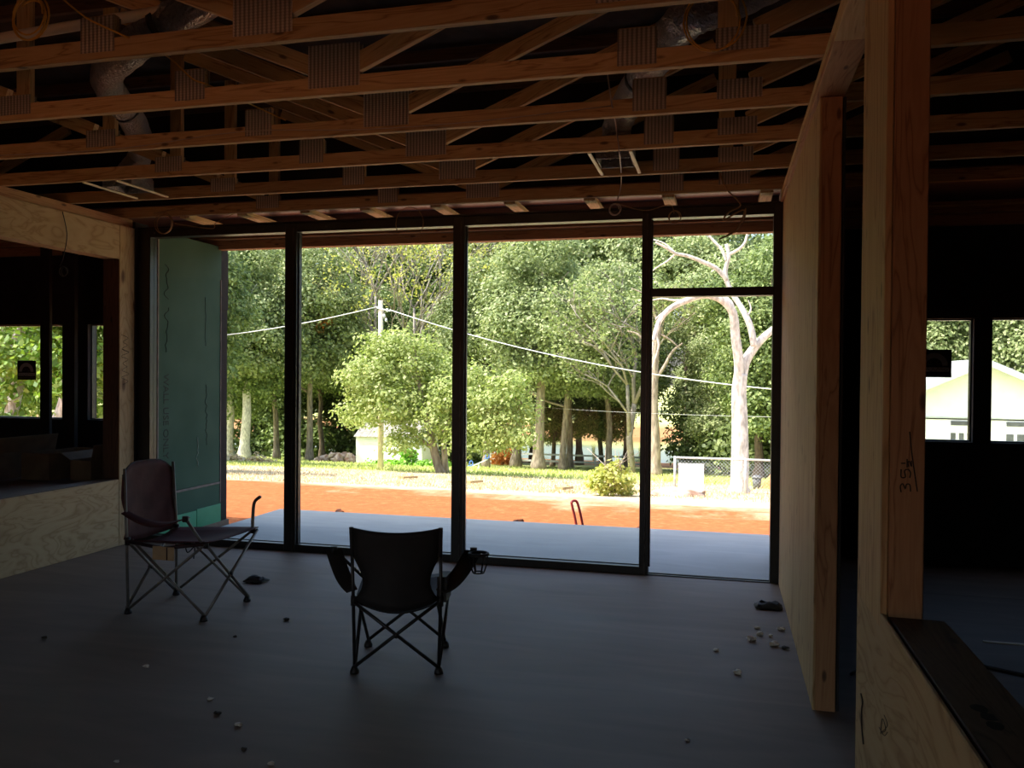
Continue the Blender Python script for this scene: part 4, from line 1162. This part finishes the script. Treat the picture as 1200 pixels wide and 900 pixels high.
# --- the big front branches of the oak overhang between the two middle mullions
# --- light green leaning tree in front of the shed
def leaning_tree():
    Y = 27.0
    b = at(518, 562, Y); b.z = zg(Y) - 0.05
    e = empty('leaning_tree', b, 'light green leaning tree in front of the white shed', 'tree')
    L = []
    t1 = spline([b, at(512, 540, Y), at(505, 512, Y), at(497, 480, Y), at(490, 440, Y), at(485, 405, Y)], 5)
    L.append((t1, [0.20 - 0.17 * i / len(t1) for i in range(len(t1))]))
    t2 = spline([b + Vector((0.12, 0.1, 0)), at(521, 535, Y), at(522, 505, Y), at(540, 470, Y - 0.5), at(575, 445, Y - 0.8), at(600, 440, Y - 1)], 5)
    L.append((t2, [0.13 - 0.11 * i / len(t2) for i in range(len(t2))]))
    t3 = spline([at(508, 528, Y), at(498, 518, Y), at(485, 508, Y - 0.3), at(455, 480, Y - 0.5), at(425, 450, Y - 0.6)], 5)
    L.append((t3, [0.07 - 0.055 * i / len(t3) for i in range(len(t3))]))
    t4 = spline([at(500, 495, Y), at(470, 450, Y + 0.8), at(455, 415, Y + 1)], 5)
    L.append((t4, [0.07 - 0.055 * i / len(t4) for i in range(len(t4))]))
    multi_tube('trunk', L, 'bark', e, seg=8)
    k = Y / F_PX
    bl = []
    for px, py, rx, rz, dy in [(470, 425, 60, 34, 0), (430, 445, 36, 30, -0.5), (505, 440, 38, 34, 0.5), (455, 475, 46, 26, -0.6), (505, 492, 34, 26, -0.4), (420, 480, 22, 22, 0.3), (485, 400, 34, 16, 0.6), (440, 405, 28, 14, 0.4),
                               (565, 470, 38, 24, -0.8), (600, 470, 34, 24, -1), (580, 500, 44, 26, -1), (615, 500, 24, 22, -1.2), (550, 515, 26, 20, -0.8), (530, 460, 22, 26, -0.2), (555, 440, 20, 12, -0.6), (600, 450, 24, 12, -1), (475, 515, 20, 12, -0.6)]:
        c = at(px, py, Y + dy)
        bl.append((c.x - b.x, c.y - b.y, c.z - b.z, rx * k * 0.92, 0.9, rz * k * 0.9))
    p, o = crown_points(bl, 350, 62, 0.23, 5)
    me = leaves_mesh('light_foliage', p, 0.14, 6, o)
    link_leaves('foliage', me, 'leaf_light', e, b)
leaning_tree()

# --- twiggy half-bare tree with yellow leaves
def twiggy(px, Y, seed, label, h=9.5, mat='leaf_yellow', n_leaf=2600):
    rg = random.Random(seed)
    X = at(px, 450, Y).x; b = Vector((X, Y, zg(Y) - 0.05))
    e = empty('twiggy_tree', b, label, 'tree')
    L = []; tips = []
    def grow(p, d, ln, r, depth):
        q = p + d * ln
        mid = p.lerp(q, 0.5) + Vector((rg.uniform(-1, 1), rg.uniform(-1, 1), rg.uniform(-1, 1))) * ln * 0.09
        L.append(([p, mid, q], [r, r * 0.85, r * 0.68]))
        if depth == 0:
            tips.append(q); return
        for k in range(3 if depth > 1 else 4):
            nd = (d + Vector((rg.uniform(-1, 1), rg.uniform(-1, 1), rg.uniform(-0.45, 0.6))) * 0.75).normalized()
            grow(q if k else mid, nd, ln * rg.uniform(0.62, 0.82), r * 0.62, depth - 1)
    grow(b, Vector((0.02, 0, 1)), h * 0.42, 0.20, 1 if False else 5)
    multi_tube('trunk', L, 'twig', e, seg=4)
    rs = np.random.RandomState(seed)
    T = np.array([tuple(t - b) for t in tips])
    P = T[rs.randint(0, len(T), n_leaf)] + rs.normal(size=(n_leaf, 3)) * 0.28
    link_leaves('foliage', leaves_mesh('sparse_foliage', P, 0.20, seed), mat, e, b)
twiggy(437, 52, 3, 'half-bare twiggy tree with yellowing leaves behind the utility pole', 15.0)
twiggy(482, 54, 8, 'yellow-green thin tree beside the half-bare twiggy one', 16.5, n_leaf=5200)

def small_plant(name, px, py, Y, blobs, n, per, cr, size, mat, label, cat, seed, stems=True):
    k = Y / F_PX
    b = at(px, py, Y); b.z = zg(Y)
    e = empty(name, b, label, cat)
    bl = []
    for (bx, by, rx, rz, dy) in blobs:
        c = at(bx, by, Y + dy); bl.append((c.x - b.x, c.y - b.y, c.z - b.z, rx * k, rx * k * 0.9, rz * k))
    p, o = crown_points(bl, n, per, cr, seed)
    p[:, 2] = np.maximum(p[:, 2], 0.02)
    link_leaves('foliage', leaves_mesh(name + '_foliage', p, size, seed, o), mat, e, b)
    if stems:
        rg = random.Random(seed)
        multi_tube('stem', [([b, b + Vector((rg.uniform(-.25, .25), rg.uniform(-.2, .2), 0.4)), b + Vector((rg.uniform(-.5, .5), rg.uniform(-.4, .4), 0.8))], [0.014, 0.010, 0.004]) for _ in range(7)], 'bark', e, seg=5)
    return e
small_plant('shrub', 717, 583, 14.5, [(716, 562, 20, 18, 0), (704, 566, 12, 12, -0.1), (731, 568, 11, 12, 0.1), (722, 550, 12, 8, 0)], 75, 16, 0.07, 0.085, 'leaf_yellow', 'round yellow-green shrub growing in the straw before the rail fence', 'shrub', 3)
small_plant('dry_brush', 290, 556, 34, [(283, 548, 20, 8, 0), (298, 546, 16, 9, 0), (272, 546, 10, 10, 0), (310, 550, 8, 6, 0)], 90, 16, 0.20, 0.26, 'straw', 'tangle of dry pale brush around the sunlit oak trunks', 'brush', 4, False)
small_plant('weeds', 480, 549, 42, [(440, 545, 12, 3, 0), (465, 544, 20, 4, 0), (495, 545, 18, 4, 0), (520, 545, 10, 3, 0), (478, 534, 9, 9, 0)], 150, 16, 0.14, 0.20, 'weed', 'strip of bright green weeds growing before the white shed', 'weeds', 5, False)
small_plant('orange_vine', 372, 545, 49, [(374, 383, 7, 8, 0), (364, 402, 5, 9, 0), (384, 376, 5, 4, 0)], 34, 12, 0.16, 0.22, 'leaf_orange', 'cluster of orange autumn leaves climbing the slender oak', 'leaves', 6, False)
small_plant('brush_heap', 592, 546, 58, [(592, 536, 12, 10, 0), (583, 540, 8, 6, 0)], 70, 14, 0.25, 0.24, 'leaf_orange', 'brown heap of cut brush beside the white rail fence', 'brush', 7, False)
bpy.data.objects['brush_heap']['label'] = 'rust brown heap of cut brush beside the white rail fence'
# undergrowth that closes the wood behind the yard
for i, (px, Y, l) in enumerate([(225, 60, 'dark undergrowth thicket beyond the green wing wall'), (300, 60, 'dark undergrowth thicket behind the two sunlit trunks'), (345, 58, 'dark undergrowth thicket beside the slender oak'), (405, 62, 'dark undergrowth thicket behind the rubble heap'),
        (520, 62, 'dark undergrowth thicket behind the leaning tree'), (560, 63, 'dark undergrowth thicket behind the seesaw'), (865, 50, 'dark undergrowth thicket behind the pale bare tree'), (900, 47, 'dark undergrowth thicket behind the bin by the fence'), (825, 58, 'dark undergrowth thicket beside the pond gap')]):
    small_plant('thicket', px, 540, Y, [(px - 18, 520, 22, 24, 0), (px + 16, 515, 22, 28, 0.5), (px, 500, 26, 22, 1.0), (px + 2, 535, 26, 12, -0.5)], 110, 36, 0.45, 0.34, 'leaf_deep', l, 'thicket', 30 + i)

# --- pale bare tree on the right
def pale_tree():
    Y = 20.0
    b = at(866, 569, Y); b.z = zg(Y) - 0.05
    e = empty('pale_tree', b, 'pale sunlit tree with bare arching branches behind the chain-link fence', 'tree')
    k = Y / F_PX
    L = []
    def limb(pts, r0, r1, dy=0.0):
        P = spline([at(x, y, Y + dy * i / len(pts)) for i, (x, y) in enumerate(pts)], 5)
        n = len(P)
        L.append((P, [0.78 * (r0 + (r1 - r0) * i / (n - 1)) * k for i in range(n)]))
    P0 = [b] + [at(x, y, Y) for x, y in [(867, 545), (867, 500), (866, 462), (868, 438)]]
    P = spline(P0, 5); L.append((P, [(13 if i < 2 else 10.5 - 3.2 * i / len(P)) * k for i in range(len(P))]))
    limb([(866, 450), (866, 425), (862, 395), (860, 372), (855, 360), (843, 350), (825, 346), (805, 352), (785, 362), (772, 378), (766, 400)], 7.5, 3.2, -1.0)
    limb([(868, 448), (873, 425), (882, 410), (893, 397), (906, 386), (925, 370), (945, 345)], 8.0, 3.5, 0.6)
    limb([(884, 406), (880, 385), (872, 366), (862, 350), (853, 333), (850, 318), (854, 300), (851, 286)], 5.0, 2.6)
    limb([(852, 328), (840, 315), (824, 307), (806, 300), (792, 297), (780, 290), (768, 284)], 3.8, 1.5, -0.6)
    limb([(792, 297), (782, 306), (772, 312), (764, 318)], 1.6, 0.7)
    limb([(792, 297), (778, 285), (762, 280)], 1.5, 0.7)
    limb([(852, 306), (846, 293), (838, 284), (828, 274), (815, 266)], 2.8, 1.2)
    limb([(854, 298), (863, 294), (872, 286), (876, 274), (880, 262)], 2.6, 1.2)
    limb([(859, 368), (857, 356), (848, 348), (835, 347), (818, 343)], 4.0, 1.5)
    limb([(805, 352), (790, 352), (776, 350), (764, 352)], 2.0, 0.8)
    limb([(785, 362), (775, 368), (768, 374)], 1.8, 0.8)
    limb([(766, 398), (764, 415), (760, 428), (752, 436)], 2.2, 0.8)
    limb([(768, 392), (772, 405), (766, 425), (762, 440)], 1.8, 0.6)
    limb([(875, 372), (880, 362), (877, 352)], 1.6, 0.6)
    multi_tube('trunk', L, 'bark_pale', e, seg=10)
pale_tree()
# the greyer trunk farther back on that side
def far_trunk():
    Y = 40.0
    b = at(768, 545, Y); b.z = zg(Y) - 0.05
    e = empty('grey_tree', b, 'grey branching trunk between the pond and the door opening', 'tree')
    k = Y / F_PX; L = []
    def limb(pts, r0, r1):
        P = spline([at(x, y, Y) for x, y in pts], 4); n = len(P)
        L.append((P, [(r0 + (r1 - r0) * i / (n - 1)) * k for i in range(n)]))
    P = spline([b, at(768, 520, Y), at(766, 480, Y), at(767, 440, Y), at(769, 410, Y), at(772, 380, Y)], 4)
    L.append((P, [(8.5 if i < 2 else 6.5 - 3.5 * i / len(P)) * k for i in range(len(P))]))
    limb([(767, 445), (778, 430), (788, 412), (800, 402)], 2.6, 0.8)
    limb([(768, 420), (758, 405), (748, 392), (735, 388)], 2.2, 0.8)
    limb([(771, 390), (785, 398), (797, 408)], 1.6, 0.6)
    limb([(772, 382), (765, 360), (755, 345), (740, 338)], 1.8, 0.6)
    multi_tube('trunk', L, 'bark', e, seg=8)
far_trunk()
# twigs of the tree behind the third mullion
twiggy(742, 44, 21, 'grey twiggy half-bare tree behind the post beside the door opening', 9.0, 'leaf_oak', 7000)

# --- trees seen through the side-room window, with leaning vine-clad trunks
def vine_tree(X, Y, lean, seed, label):
    b = Vector((X, Y, zg(Y) - 0.05))
    e = empty('vine_tree', b, label, 'tree', 'vine-clad trees outside the side room')
    ln = branch_lines(b, b + Vector((lean, 0.3, 6.5)), 0.21, 0.06, 2.2, 8, seed)
    multi_tube('trunk', ln, 'bark_pale', e, seg=8)
    bl = [(lean * 0.5, 0, 3.4, 1.5, 1.3, 1.2), (lean * 0.3 + 0.8, -0.2, 2.6, 1.0, 0.9, 0.9), (lean * 0.4 - 0.9, 0.2, 2.9, 1.1, 1.0, 1.0), (lean, 0, 5.2, 2.2, 1.8, 1.5), (lean * 0.2, 0.8, 1.6, 1.4, 0.8, 0.9), (lean + 1, 0.5, 4.2, 1.5, 1.2, 1.2)]
    p, o = crown_points(bl, 125, 40, 0.22, seed)
    link_leaves('foliage', leaves_mesh('vine_foliage', p, 0.19, seed, o), 'leaf_vine', e, b)
vine_tree(-18.6, 18.2, 0.7, 1, 'leaning vine-clad tree behind the side-room window sticker')
vine_tree(-16.5, 17.4, 1.6, 2, 'strongly leaning vine-clad tree beside the free-standing stud view')
vine_tree(-19.9, 19.5, -0.5, 3, 'vine-clad tree leaning away at the far end of the side-room window')
vine_tree(-15.0, 18.4, -0.4, 4, 'vine-clad tree seen in the narrow strip of side-room window')
for i, X in enumerate((-31, -26, -21.5, -37)):
    oak(50 + i, 30 + 2 * (i % 2), 'ca'[i % 2], 0.8, 'dark tree standing behind the vine-clad trees', i * 1.9, 'leaf_deep', 'bark_dark', 0.25, X=X, group='dark trees behind the vine-clad ones')

# ---------------------------------------------------------------- structures in the yard
def shed():
    Y = 46.0
    g = zg(Y) - 0.05
    a, b = at(417, 545, Y).x, at(478, 545, Y).x
    e = empty('shed', ((a + b) / 2, Y, g), 'small white shed with a weathered low roof behind the leaning tree', 'shed')
    ze, zr = at(440, 512, Y).z, at(440, 502, Y).z
    D = 3.2
    b2 = b + 0.5
    box('front_wall', a, b2, Y, Y + 0.1, g, ze, 'white_paint', e)
    box('back_wall', a, b2, Y + D - 0.1, Y + D, g, ze, 'white_paint', e)
    for x in (a, b2 - 0.1):
        V = [(x, Y + 0.1, g), (x, Y + D - 0.1, g), (x, Y + D - 0.1, ze), (x, Y + D / 2, zr + 0.3), (x, Y + 0.1, ze)]
        V += [(q[0] + 0.1, q[1], q[2]) for q in V]
        mesh_obj('gable_wall', V, [(0, 1, 2, 3, 4), (9, 8, 7, 6, 5)] + [(i, 5 + i, 5 + (i + 1) % 5, (i + 1) % 5) for i in range(5)], 'white_paint', e)
    for i in range(9):
        t0 = i / 9; 
        xa, xb = a - 0.1 + (b2 - a + 0.2) * t0, a - 0.1 + (b2 - a + 0.2) * (i + 1) / 9 - 0.015
        board('roof_sheet', ((xa + xb) / 2, Y - 0.15, ze - 0.01), ((xa + xb) / 2, Y + D / 2, zr + 0.36), xb - xa, 0.03 + 0.012 * (i % 2), 'shingle', e)
        board('roof_sheet', ((xa + xb) / 2, Y + D + 0.15, ze - 0.01), ((xa + xb) / 2, Y + D / 2, zr + 0.36), xb - xa, 0.03 + 0.012 * (i % 2), 'shingle', e)
    # rounded lean-to on the right
    c, d = b2, at(494, 545, Y).x
    V = []
    n = 8
    for yy in (Y + 0.05, Y + D - 0.2):
        for k in range(n + 1):
            t = k / n
            V.append((c + (d - c) * math.sin(t * math.pi / 2), yy, g + (ze - g + 0.25) * math.cos(t * math.pi / 2) ** 0.6))
        V.append((c, yy, g))
    K = n + 2
    mesh_obj('lean_to', V, [tuple(range(K)), tuple(range(2 * K - 1, K - 1, -1))] + [(i, K + i, K + (i + 1) % K, (i + 1) % K) for i in range(K)], 'white_paint', e)
shed()

def pole():
    Y = 28.5
    b = at(446, 556, Y); g = zg(Y) - 0.05
    top = at(446, 352, Y)
    e = empty('utility_pole', (b.x, Y, g), 'slim pale wooden utility pole in front of the white shed', 'pole')
    tube('shaft', [(b.x, Y, g), (b.x, Y, (g + top.z) / 2), (top.x, Y, top.z)], [0.115, 0.10, 0.085], 'pole', e, seg=10)
    z = top.z - 0.28
    board('crossarm', (top.x - 0.1, Y - 0.09, z), (top.x + 0.42, Y - 0.09, z - 0.12), 0.05, 0.05, 'white_paint', e)
    for dx, dz in ((0.30, -0.10), (0.18, -0.3), (0.26, -0.46)):
        tube('insulator', [(top.x + dx, Y - 0.09, z + dz - 0.06), (top.x + dx, Y - 0.09, z + dz), (top.x + dx, Y - 0.09, z + dz + 0.07)], [0.03, 0.05, 0.035], 'white_paint', e)
    def wire(p, q, sag, r, label, mat='white_paint'):
        P = [Vector(p).lerp(Vector(q), t / 16) + Vector((0, 0, -sag * 4 * (t / 16) * (1 - t / 16))) for t in range(17)]
        tag(tube('service_wire', P, r, mat, None, seg=6), label, 'wire')
    wire((top.x - 0.05, Y - 0.09, z + 0.05), at(60, 398, 27.0), 0.5, 0.016, 'white service wire sagging from the pole across the sunlit oaks')
    wire((top.x + 0.40, Y - 0.09, z - 0.08), at(1010, 464, 26.0), 0.55, 0.016, 'white service wire sloping from the pole past the pale bare tree')
    wire(at(600, 474, 54), at(985, 490, 27), 0.15, 0.007, 'thin grey wire crossing behind the pale bare tree', 'galv')
pole()

def rail_fence():
    Y = 60.0
    x0, x1 = at(575, 540, Y).x, at(752, 540, Y).x + 0.6
    g = zg(Y)
    e = empty('rail_fence', ((x0 + x1) / 2, Y, g), 'white two-rail fence along the pond edge', 'fence')
    n = 6
    for i in range(n + 1):
        x = x0 + (x1 - x0) * i / n
        board('post', (x, Y, g - 0.1), (x, Y, g + 1.02), 0.13, 0.13, 'white_paint', e, up=(0, 1, 0))
    for i in range(n):
        xa, xb = x0 + (x1 - x0) * i / n, x0 + (x1 - x0) * (i + 1) / n
        for z in (0.42, 0.90):
            board('rail', (xa + 0.07, Y - 0.09, g + z), (xb - 0.07, Y - 0.09, g + z), 0.04, 0.13, 'white_paint', e)
rail_fence()

def seesaw():
    Y = 38.0
    c = at(561, 549, Y); g = zg(Y)
    k = Y / F_PX
    e = empty('seesaw', (c.x, Y, g), 'small blue and white seesaw standing on the lawn', 'seesaw')
    h = 0.30
    p0, p1 = Vector((c.x - 0.42, Y, g + 0.14)), Vector((c.x + 0.42, Y, g + 0.52))
    board('plank', p0, p1, 0.16, 0.05, 'white_paint', e)
    tube('pivot_leg', [(c.x, Y, g), (c.x, Y, g + 0.2), (c.x, Y, g + 0.33)], [0.09, 0.05, 0.04], 'white_paint', e)
    for p, s in ((p0, -1), (p1, 1)):
        q = p - (p1 - p0).normalized() * s * 0.02
        tube('handle', [q + Vector((0.05 * math.cos(a) + 0.02, 0.11 * math.cos(a), 0.16 + 0.12 * math.sin(a))) for a in [2 * math.pi * i / 12 for i in range(12)]], 0.022, 'blue_paint', e, closed=True)
        board('seat', q + Vector((-0.11, 0, 0.045)), q + Vector((0.11, 0, 0.095)), 0.22, 0.035, 'blue_paint', e)
seesaw()

# rubble heap beside the shed
for i, (px, py, rx, rz) in enumerate([(382, 541, 9, 6), (398, 540, 10, 8), (410, 539, 8, 8), (404, 533, 5, 4), (390, 534, 6, 4), (373, 543, 6, 4), (414, 543, 6, 5)]):
    Y = 47.0 - 0.3 * (i % 3); k = Y / F_PX
    c = at(px, py, Y); c.z = max(c.z, zg(Y) + rz * k * 0.6)
    tag(lump('rubble', c, (rx * k, rx * k * 0.8, rz * k), 'rock', None, 80 + i, 9, 6, 0.3), 'broken brown and white lump in the rubble heap beside the shed', 'rubble', 'rubble heap beside the shed')

# chain-link fence with a white panel
def chain_fence():
    Y = 18.6
    xa, xb = at(791, 540, Y).x, at(960, 540, Y).x
    g = zg(Y)
    zt = at(792, 536, Y).z
    e = empty('chain_link_fence', ((xa + xb) / 2, Y, g), 'galvanised chain-link fence around the pale bare tree', 'fence')
    for i in range(3):
        x = xa + (xb - xa) * i / 2
        tube('post', [(x, Y, g - 0.05), (x, Y, zt + 0.03)], 0.028, 'galv', e)
    tube('top_rail', [(xa, Y, zt), (xb, Y, zt)], 0.022, 'galv', e)
    H = zt - g; L = []
    s = 0.075
    n = int((xb - xa + H) / s)
    for i in range(n):
        x0 = xa - H + i * s
        def clip(x0, z0, x1, z1):
            if x1 < x0: x0, z0, x1, z1 = x1, z1, x0, z0
            if x1 <= xa or x0 >= xb: return None
            if x0 < xa: z0 += (z1 - z0) * (xa - x0) / (x1 - x0); x0 = xa
            if x1 > xb: z1 = z0 + (z1 - z0) * (xb - x0) / (x1 - x0); x1 = xb
            return [Vector((x0, Y, z0)), Vector((x1, Y, z1))]
        for q in (clip(x0, g, x0 + H, zt), clip(x0, zt, x0 + H, g)):
            if q and (q[1] - q[0]).length > 0.02: L.append((q, 0.0022))
    w = multi_tube('wire_mesh', L, 'galv', e, seg=3)
    w['kind'] = 'stuff'
    pa = empty('leaning_sheet', (at(809, 560, Y).x, Y - 0.06, g), 'white sheet panel standing against the chain-link fence', 'panel')
    x0, x1 = at(793, 560, Y).x + 0.04, at(825, 560, Y).x
    board('sheet', ((x0 + x1) / 2, Y - 0.07, g), ((x0 + x1) / 2, Y - 0.045, g + 0.64), x1 - x0, 0.02, 'white_paint', pa, up=(0, 1, 0))
    board('bottom_edge', (x0, Y - 0.085, g + 0.012), (x1, Y - 0.085, g + 0.012), 0.02, 0.024, 'galv', pa)
chain_fence()
def bin_():
    Y = 24.0; b = at(887, 556, Y); g = zg(Y); b.z = g
    e = empty('waste_bin', b, 'small grey waste bin behind the chain-link fence', 'bin')
    tube('body', [b, b + Vector((0, 0, 0.30))], [0.10, 0.13], 'bin', e, seg=14)
    tube('lid', [b + Vector((0, 0, 0.30)), b + Vector((0, 0, 0.33)), b + Vector((0, 0, 0.37))], [0.15, 0.15, 0.08], 'bin', e, seg=14)
    c = at(901, 556, Y); c.z = g
    e2 = empty('orange_toy', c, 'orange plastic wedge on the grass next to the grey bin', 'toy')
    V = [(c.x - 0.2, Y - 0.15, g), (c.x + 0.35, Y - 0.15, g), (c.x + 0.35, Y + 0.15, g), (c.x - 0.2, Y + 0.15, g), (c.x + 0.05, Y - 0.1, g + 0.42), (c.x + 0.33, Y - 0.1, g + 0.5), (c.x + 0.33, Y + 0.1, g + 0.5), (c.x + 0.05, Y + 0.1, g + 0.42)]
    mesh_obj('wedge_body', V, [(3, 2, 1, 0), (4, 5, 6, 7), (0, 1, 5, 4), (1, 2, 6, 5), (2, 3, 7, 6), (3, 0, 4, 7)], 'orange_plastic', e2)
bin_()

# neighbouring white house seen through the far side-room windows
def house():
    Y = 30.0
    g = zg(Y) - 0.05
    ap = at(1152, 426, Y)
    half = 4.0
    sl = 0.46
    ze = ap.z - half * sl
    e = empty('white_house', (ap.x, Y, g), 'white gabled house seen through the sticker window', 'house')
    zb = at(1150, 489, Y).z
    D = 9.0
    V = [(ap.x - half, Y, zb), (ap.x + half, Y, zb), (ap.x + half, Y, ze), (ap.x, Y, ap.z), (ap.x - half, Y, ze)]
    V2 = V + [(q[0], Y + 0.15, q[2]) for q in V]
    mesh_obj('gable_wall', V2, [(0, 1, 2, 3, 4), (9, 8, 7, 6, 5)] + [(i, 5 + i, 5 + (i + 1) % 5, (i + 1) % 5) for i in range(5)], 'white_siding', e)
    box('lower_wall', ap.x - half, ap.x + half, Y + 0.02, Y + 0.15, g, zb - 0.05, 'white_siding', e)
    box('belt_board', ap.x - half, ap.x + half, Y - 0.04, Y + 0.15, zb - 0.05, zb, 'roof_pale', e)
    for x in (ap.x - half, ap.x + half - 0.15):
        box('side_wall', x, x + 0.15, Y + 0.15, Y + D, g, ze, 'white_siding', e, 'y')
    box('back_wall', ap.x - half, ap.x + half, Y + D, Y + D + 0.15, g, ze, 'white_siding', e)
    for s in (-1, 1):
        p0, p1 = Vector((ap.x, 0, ap.z + 0.12)), Vector((ap.x + s * (half + 0.5), 0, ze - 0.5 * sl + 0.12))
        for i in range(6):
            yy = Y - 0.45 + (D + 0.9) * (i + 0.5) / 6
            board('roof_panel', p0 + Vector((0, yy, 0)), p1 + Vector((0, yy, 0)), (D + 0.9) / 6 - 0.02, 0.06, 'roof_pale', e)
        board('rake_fascia', p0 + Vector((0, Y - 0.46, -0.10)), p1 + Vector((0, Y - 0.46, -0.10)), 0.03, 0.16, 'roof_pale', e)
    for px0, px1 in ((1112, 1141), (1177, 1215)):
        xa, xb = at(px0, 500, Y).x, at(px1, 500, Y).x
        wdw = box('window', xa, xb, Y - 0.02, Y + 0.02, at(1150, 525, Y).z, at(1150, 496, Y).z, 'white_siding', e)
        for (z0, z1) in ((494, 499), (508, 516)):
            for i in range(3 if z0 == 508 else 1):
                n = 3 if z0 == 508 else 1
                wx = (xb - xa) / n
                box('pane', xa + wx * i + 0.05, xa + wx * (i + 1) - 0.05, Y - 0.035, Y - 0.015, at(1150, z1, Y).z, at(1150, z0, Y).z, 'bin', wdw)
house()
for i, (X, Y, k, s, l) in enumerate([(9.5, 44, 'c', 0.85, 'tree behind the white house with deep shade'), (13.8, 42, 'a', 0.8, 'tree behind the ridge of the white house'), (18.5, 45, 'c', 0.9, 'tree behind the far slope of the white house roof'), (23.5, 43, 'b', 0.9, 'tree standing past the far corner of the white house')]):
    oak(1100 + i, Y, k, s, l, i * 1.7, 'leaf_oak', 'bark_dark', 0.25, X=X, group='trees behind the white house')

# ---------------------------------------------------------------- small things in the yard
ht = empty('hand_truck', (-1.50, 8.72, -0.17), 'red tubular handle of a hand truck leaning at the patio edge', 'hand truck')
tube('handle', spline([(-1.475, 8.70, -0.15), (-1.505, 8.705, 0.02), (-1.545, 8.71, 0.175), (-1.545, 8.735, 0.20), (-1.525, 8.765, 0.205), (-1.495, 8.775, 0.18), (-1.45, 8.77, 0.02), (-1.42, 8.765, -0.15)], 5), 0.014, 'red_steel', ht)
board('toe_plate', (-1.50, 8.735, -0.155), (-1.38, 8.735, -0.155), 0.16, 0.012, 'red_steel', ht)
for i in range(9):
    x = -4.6 + 0.57 * i + 0.2 * math.sin(i * 5.1)
    s = 0.022 + 0.014 * ((i * 5) % 3)
    tag(lump('dirt_clod', (x, 8.66 + 0.03 * math.sin(i * 3.0), -0.15 + s * 0.8 + 0.03), (s * 1.6, s, s * 1.5), 'dirt_clod', None, 100 + i, 8, 5, 0.35), 'dark clod of red dirt along the patio slab edge', 'clod', 'dirt clods along the slab edge')
pw2 = [((548, 569), (563, 562), 17.5), ((655, 575), (668, 566), 15.5), ((470, 566), (487, 562), 19), ((690, 566), (700, 570), 18)]
for i, (a, b, Y) in enumerate(pw2):
    p, q = at(*a, Y), at(*b, Y + 0.8)
    p.z, q.z = zg(p.y) + 0.06, zg(q.y) + 0.07
    tag(board('scrap_plank', p, q, 0.14, 0.05, 'pine', None), 'weathered scrap plank lying in the pale straw', 'plank', 'scrap planks in the straw')
stp = lump('dirt_mound', Vector((at(795, 585, 15.5).x, 15.5, zg(15.5) + 0.05)), (0.55, 0.3, 0.12), 'rock', None, 200, 12, 6, 0.25)
tag(stp, 'low brown mound of loose soil before the white panel', 'mound')

# grass and straw
def blades(name, n, xr, yr, h, w, mat, label, cat, seed, keep=lambda x, y: True):
    rs = np.random.RandomState(seed)
    y = yr[0] + (yr[1] - yr[0]) * rs.uniform(0, 1, n) ** 1.2
    x = xr[0] * y + (xr[1] - xr[0]) * y * rs.uniform(0, 1, n)
    z = np.array([zg(t) for t in y])
    hh = h * rs.uniform(0.5, 1.4, n); a = rs.uniform(0, 6.28, n)
    dx, dy = np.cos(a), np.sin(a)
    lx, ly = rs.normal(size=n) * hh * 0.5, rs.normal(size=n) * hh * 0.5
    c = np.stack([x, y, z], 1)
    v = np.stack([c + np.stack([-dx * w, -dy * w, 0 * z - 0.02], 1), c + np.stack([dx * w, dy * w, 0 * z - 0.02], 1), c + np.stack([lx + dx * w * .3, ly + dy * w * .3, hh], 1), c + np.stack([lx - dx * w * .3, ly - dy * w * .3, hh], 1)], 1).reshape(-1, 3)
    me = bpy.data.meshes.new(name)
    me.vertices.add(4 * n); me.vertices.foreach_set('co', v.ravel())
    me.loops.add(4 * n); me.loops.foreach_set('vertex_index', np.arange(4 * n, dtype=np.int32))
    me.polygons.add(n); me.polygons.foreach_set('loop_start', np.arange(0, 4 * n, 4, dtype=np.int32)); me.polygons.foreach_set('loop_total', np.full(n, 4, dtype=np.int32))
    me.update(calc_edges=True)
    me.materials.append(M[mat])
    o = bpy.data.objects.new(name, me)
    reg(o, Matrix.Identity(4), None)
    tag(o, label, cat, kind='stuff')
blades('lawn_grass', 26000, (-0.80, 0.30), (27, 58), 0.10, 0.030, 'grass', 'mown yellow-green lawn grass below the trees', 'grass', 1)
blades('straw_litter', 16000, (-0.80, 0.30), (14.5, 27), 0.05, 0.018, 'straw', 'pale straw litter between the red dirt and the lawn', 'straw', 2)
for o in scene.objects:
    if o.type == 'MESH' and o.name.startswith('foliage'): pass
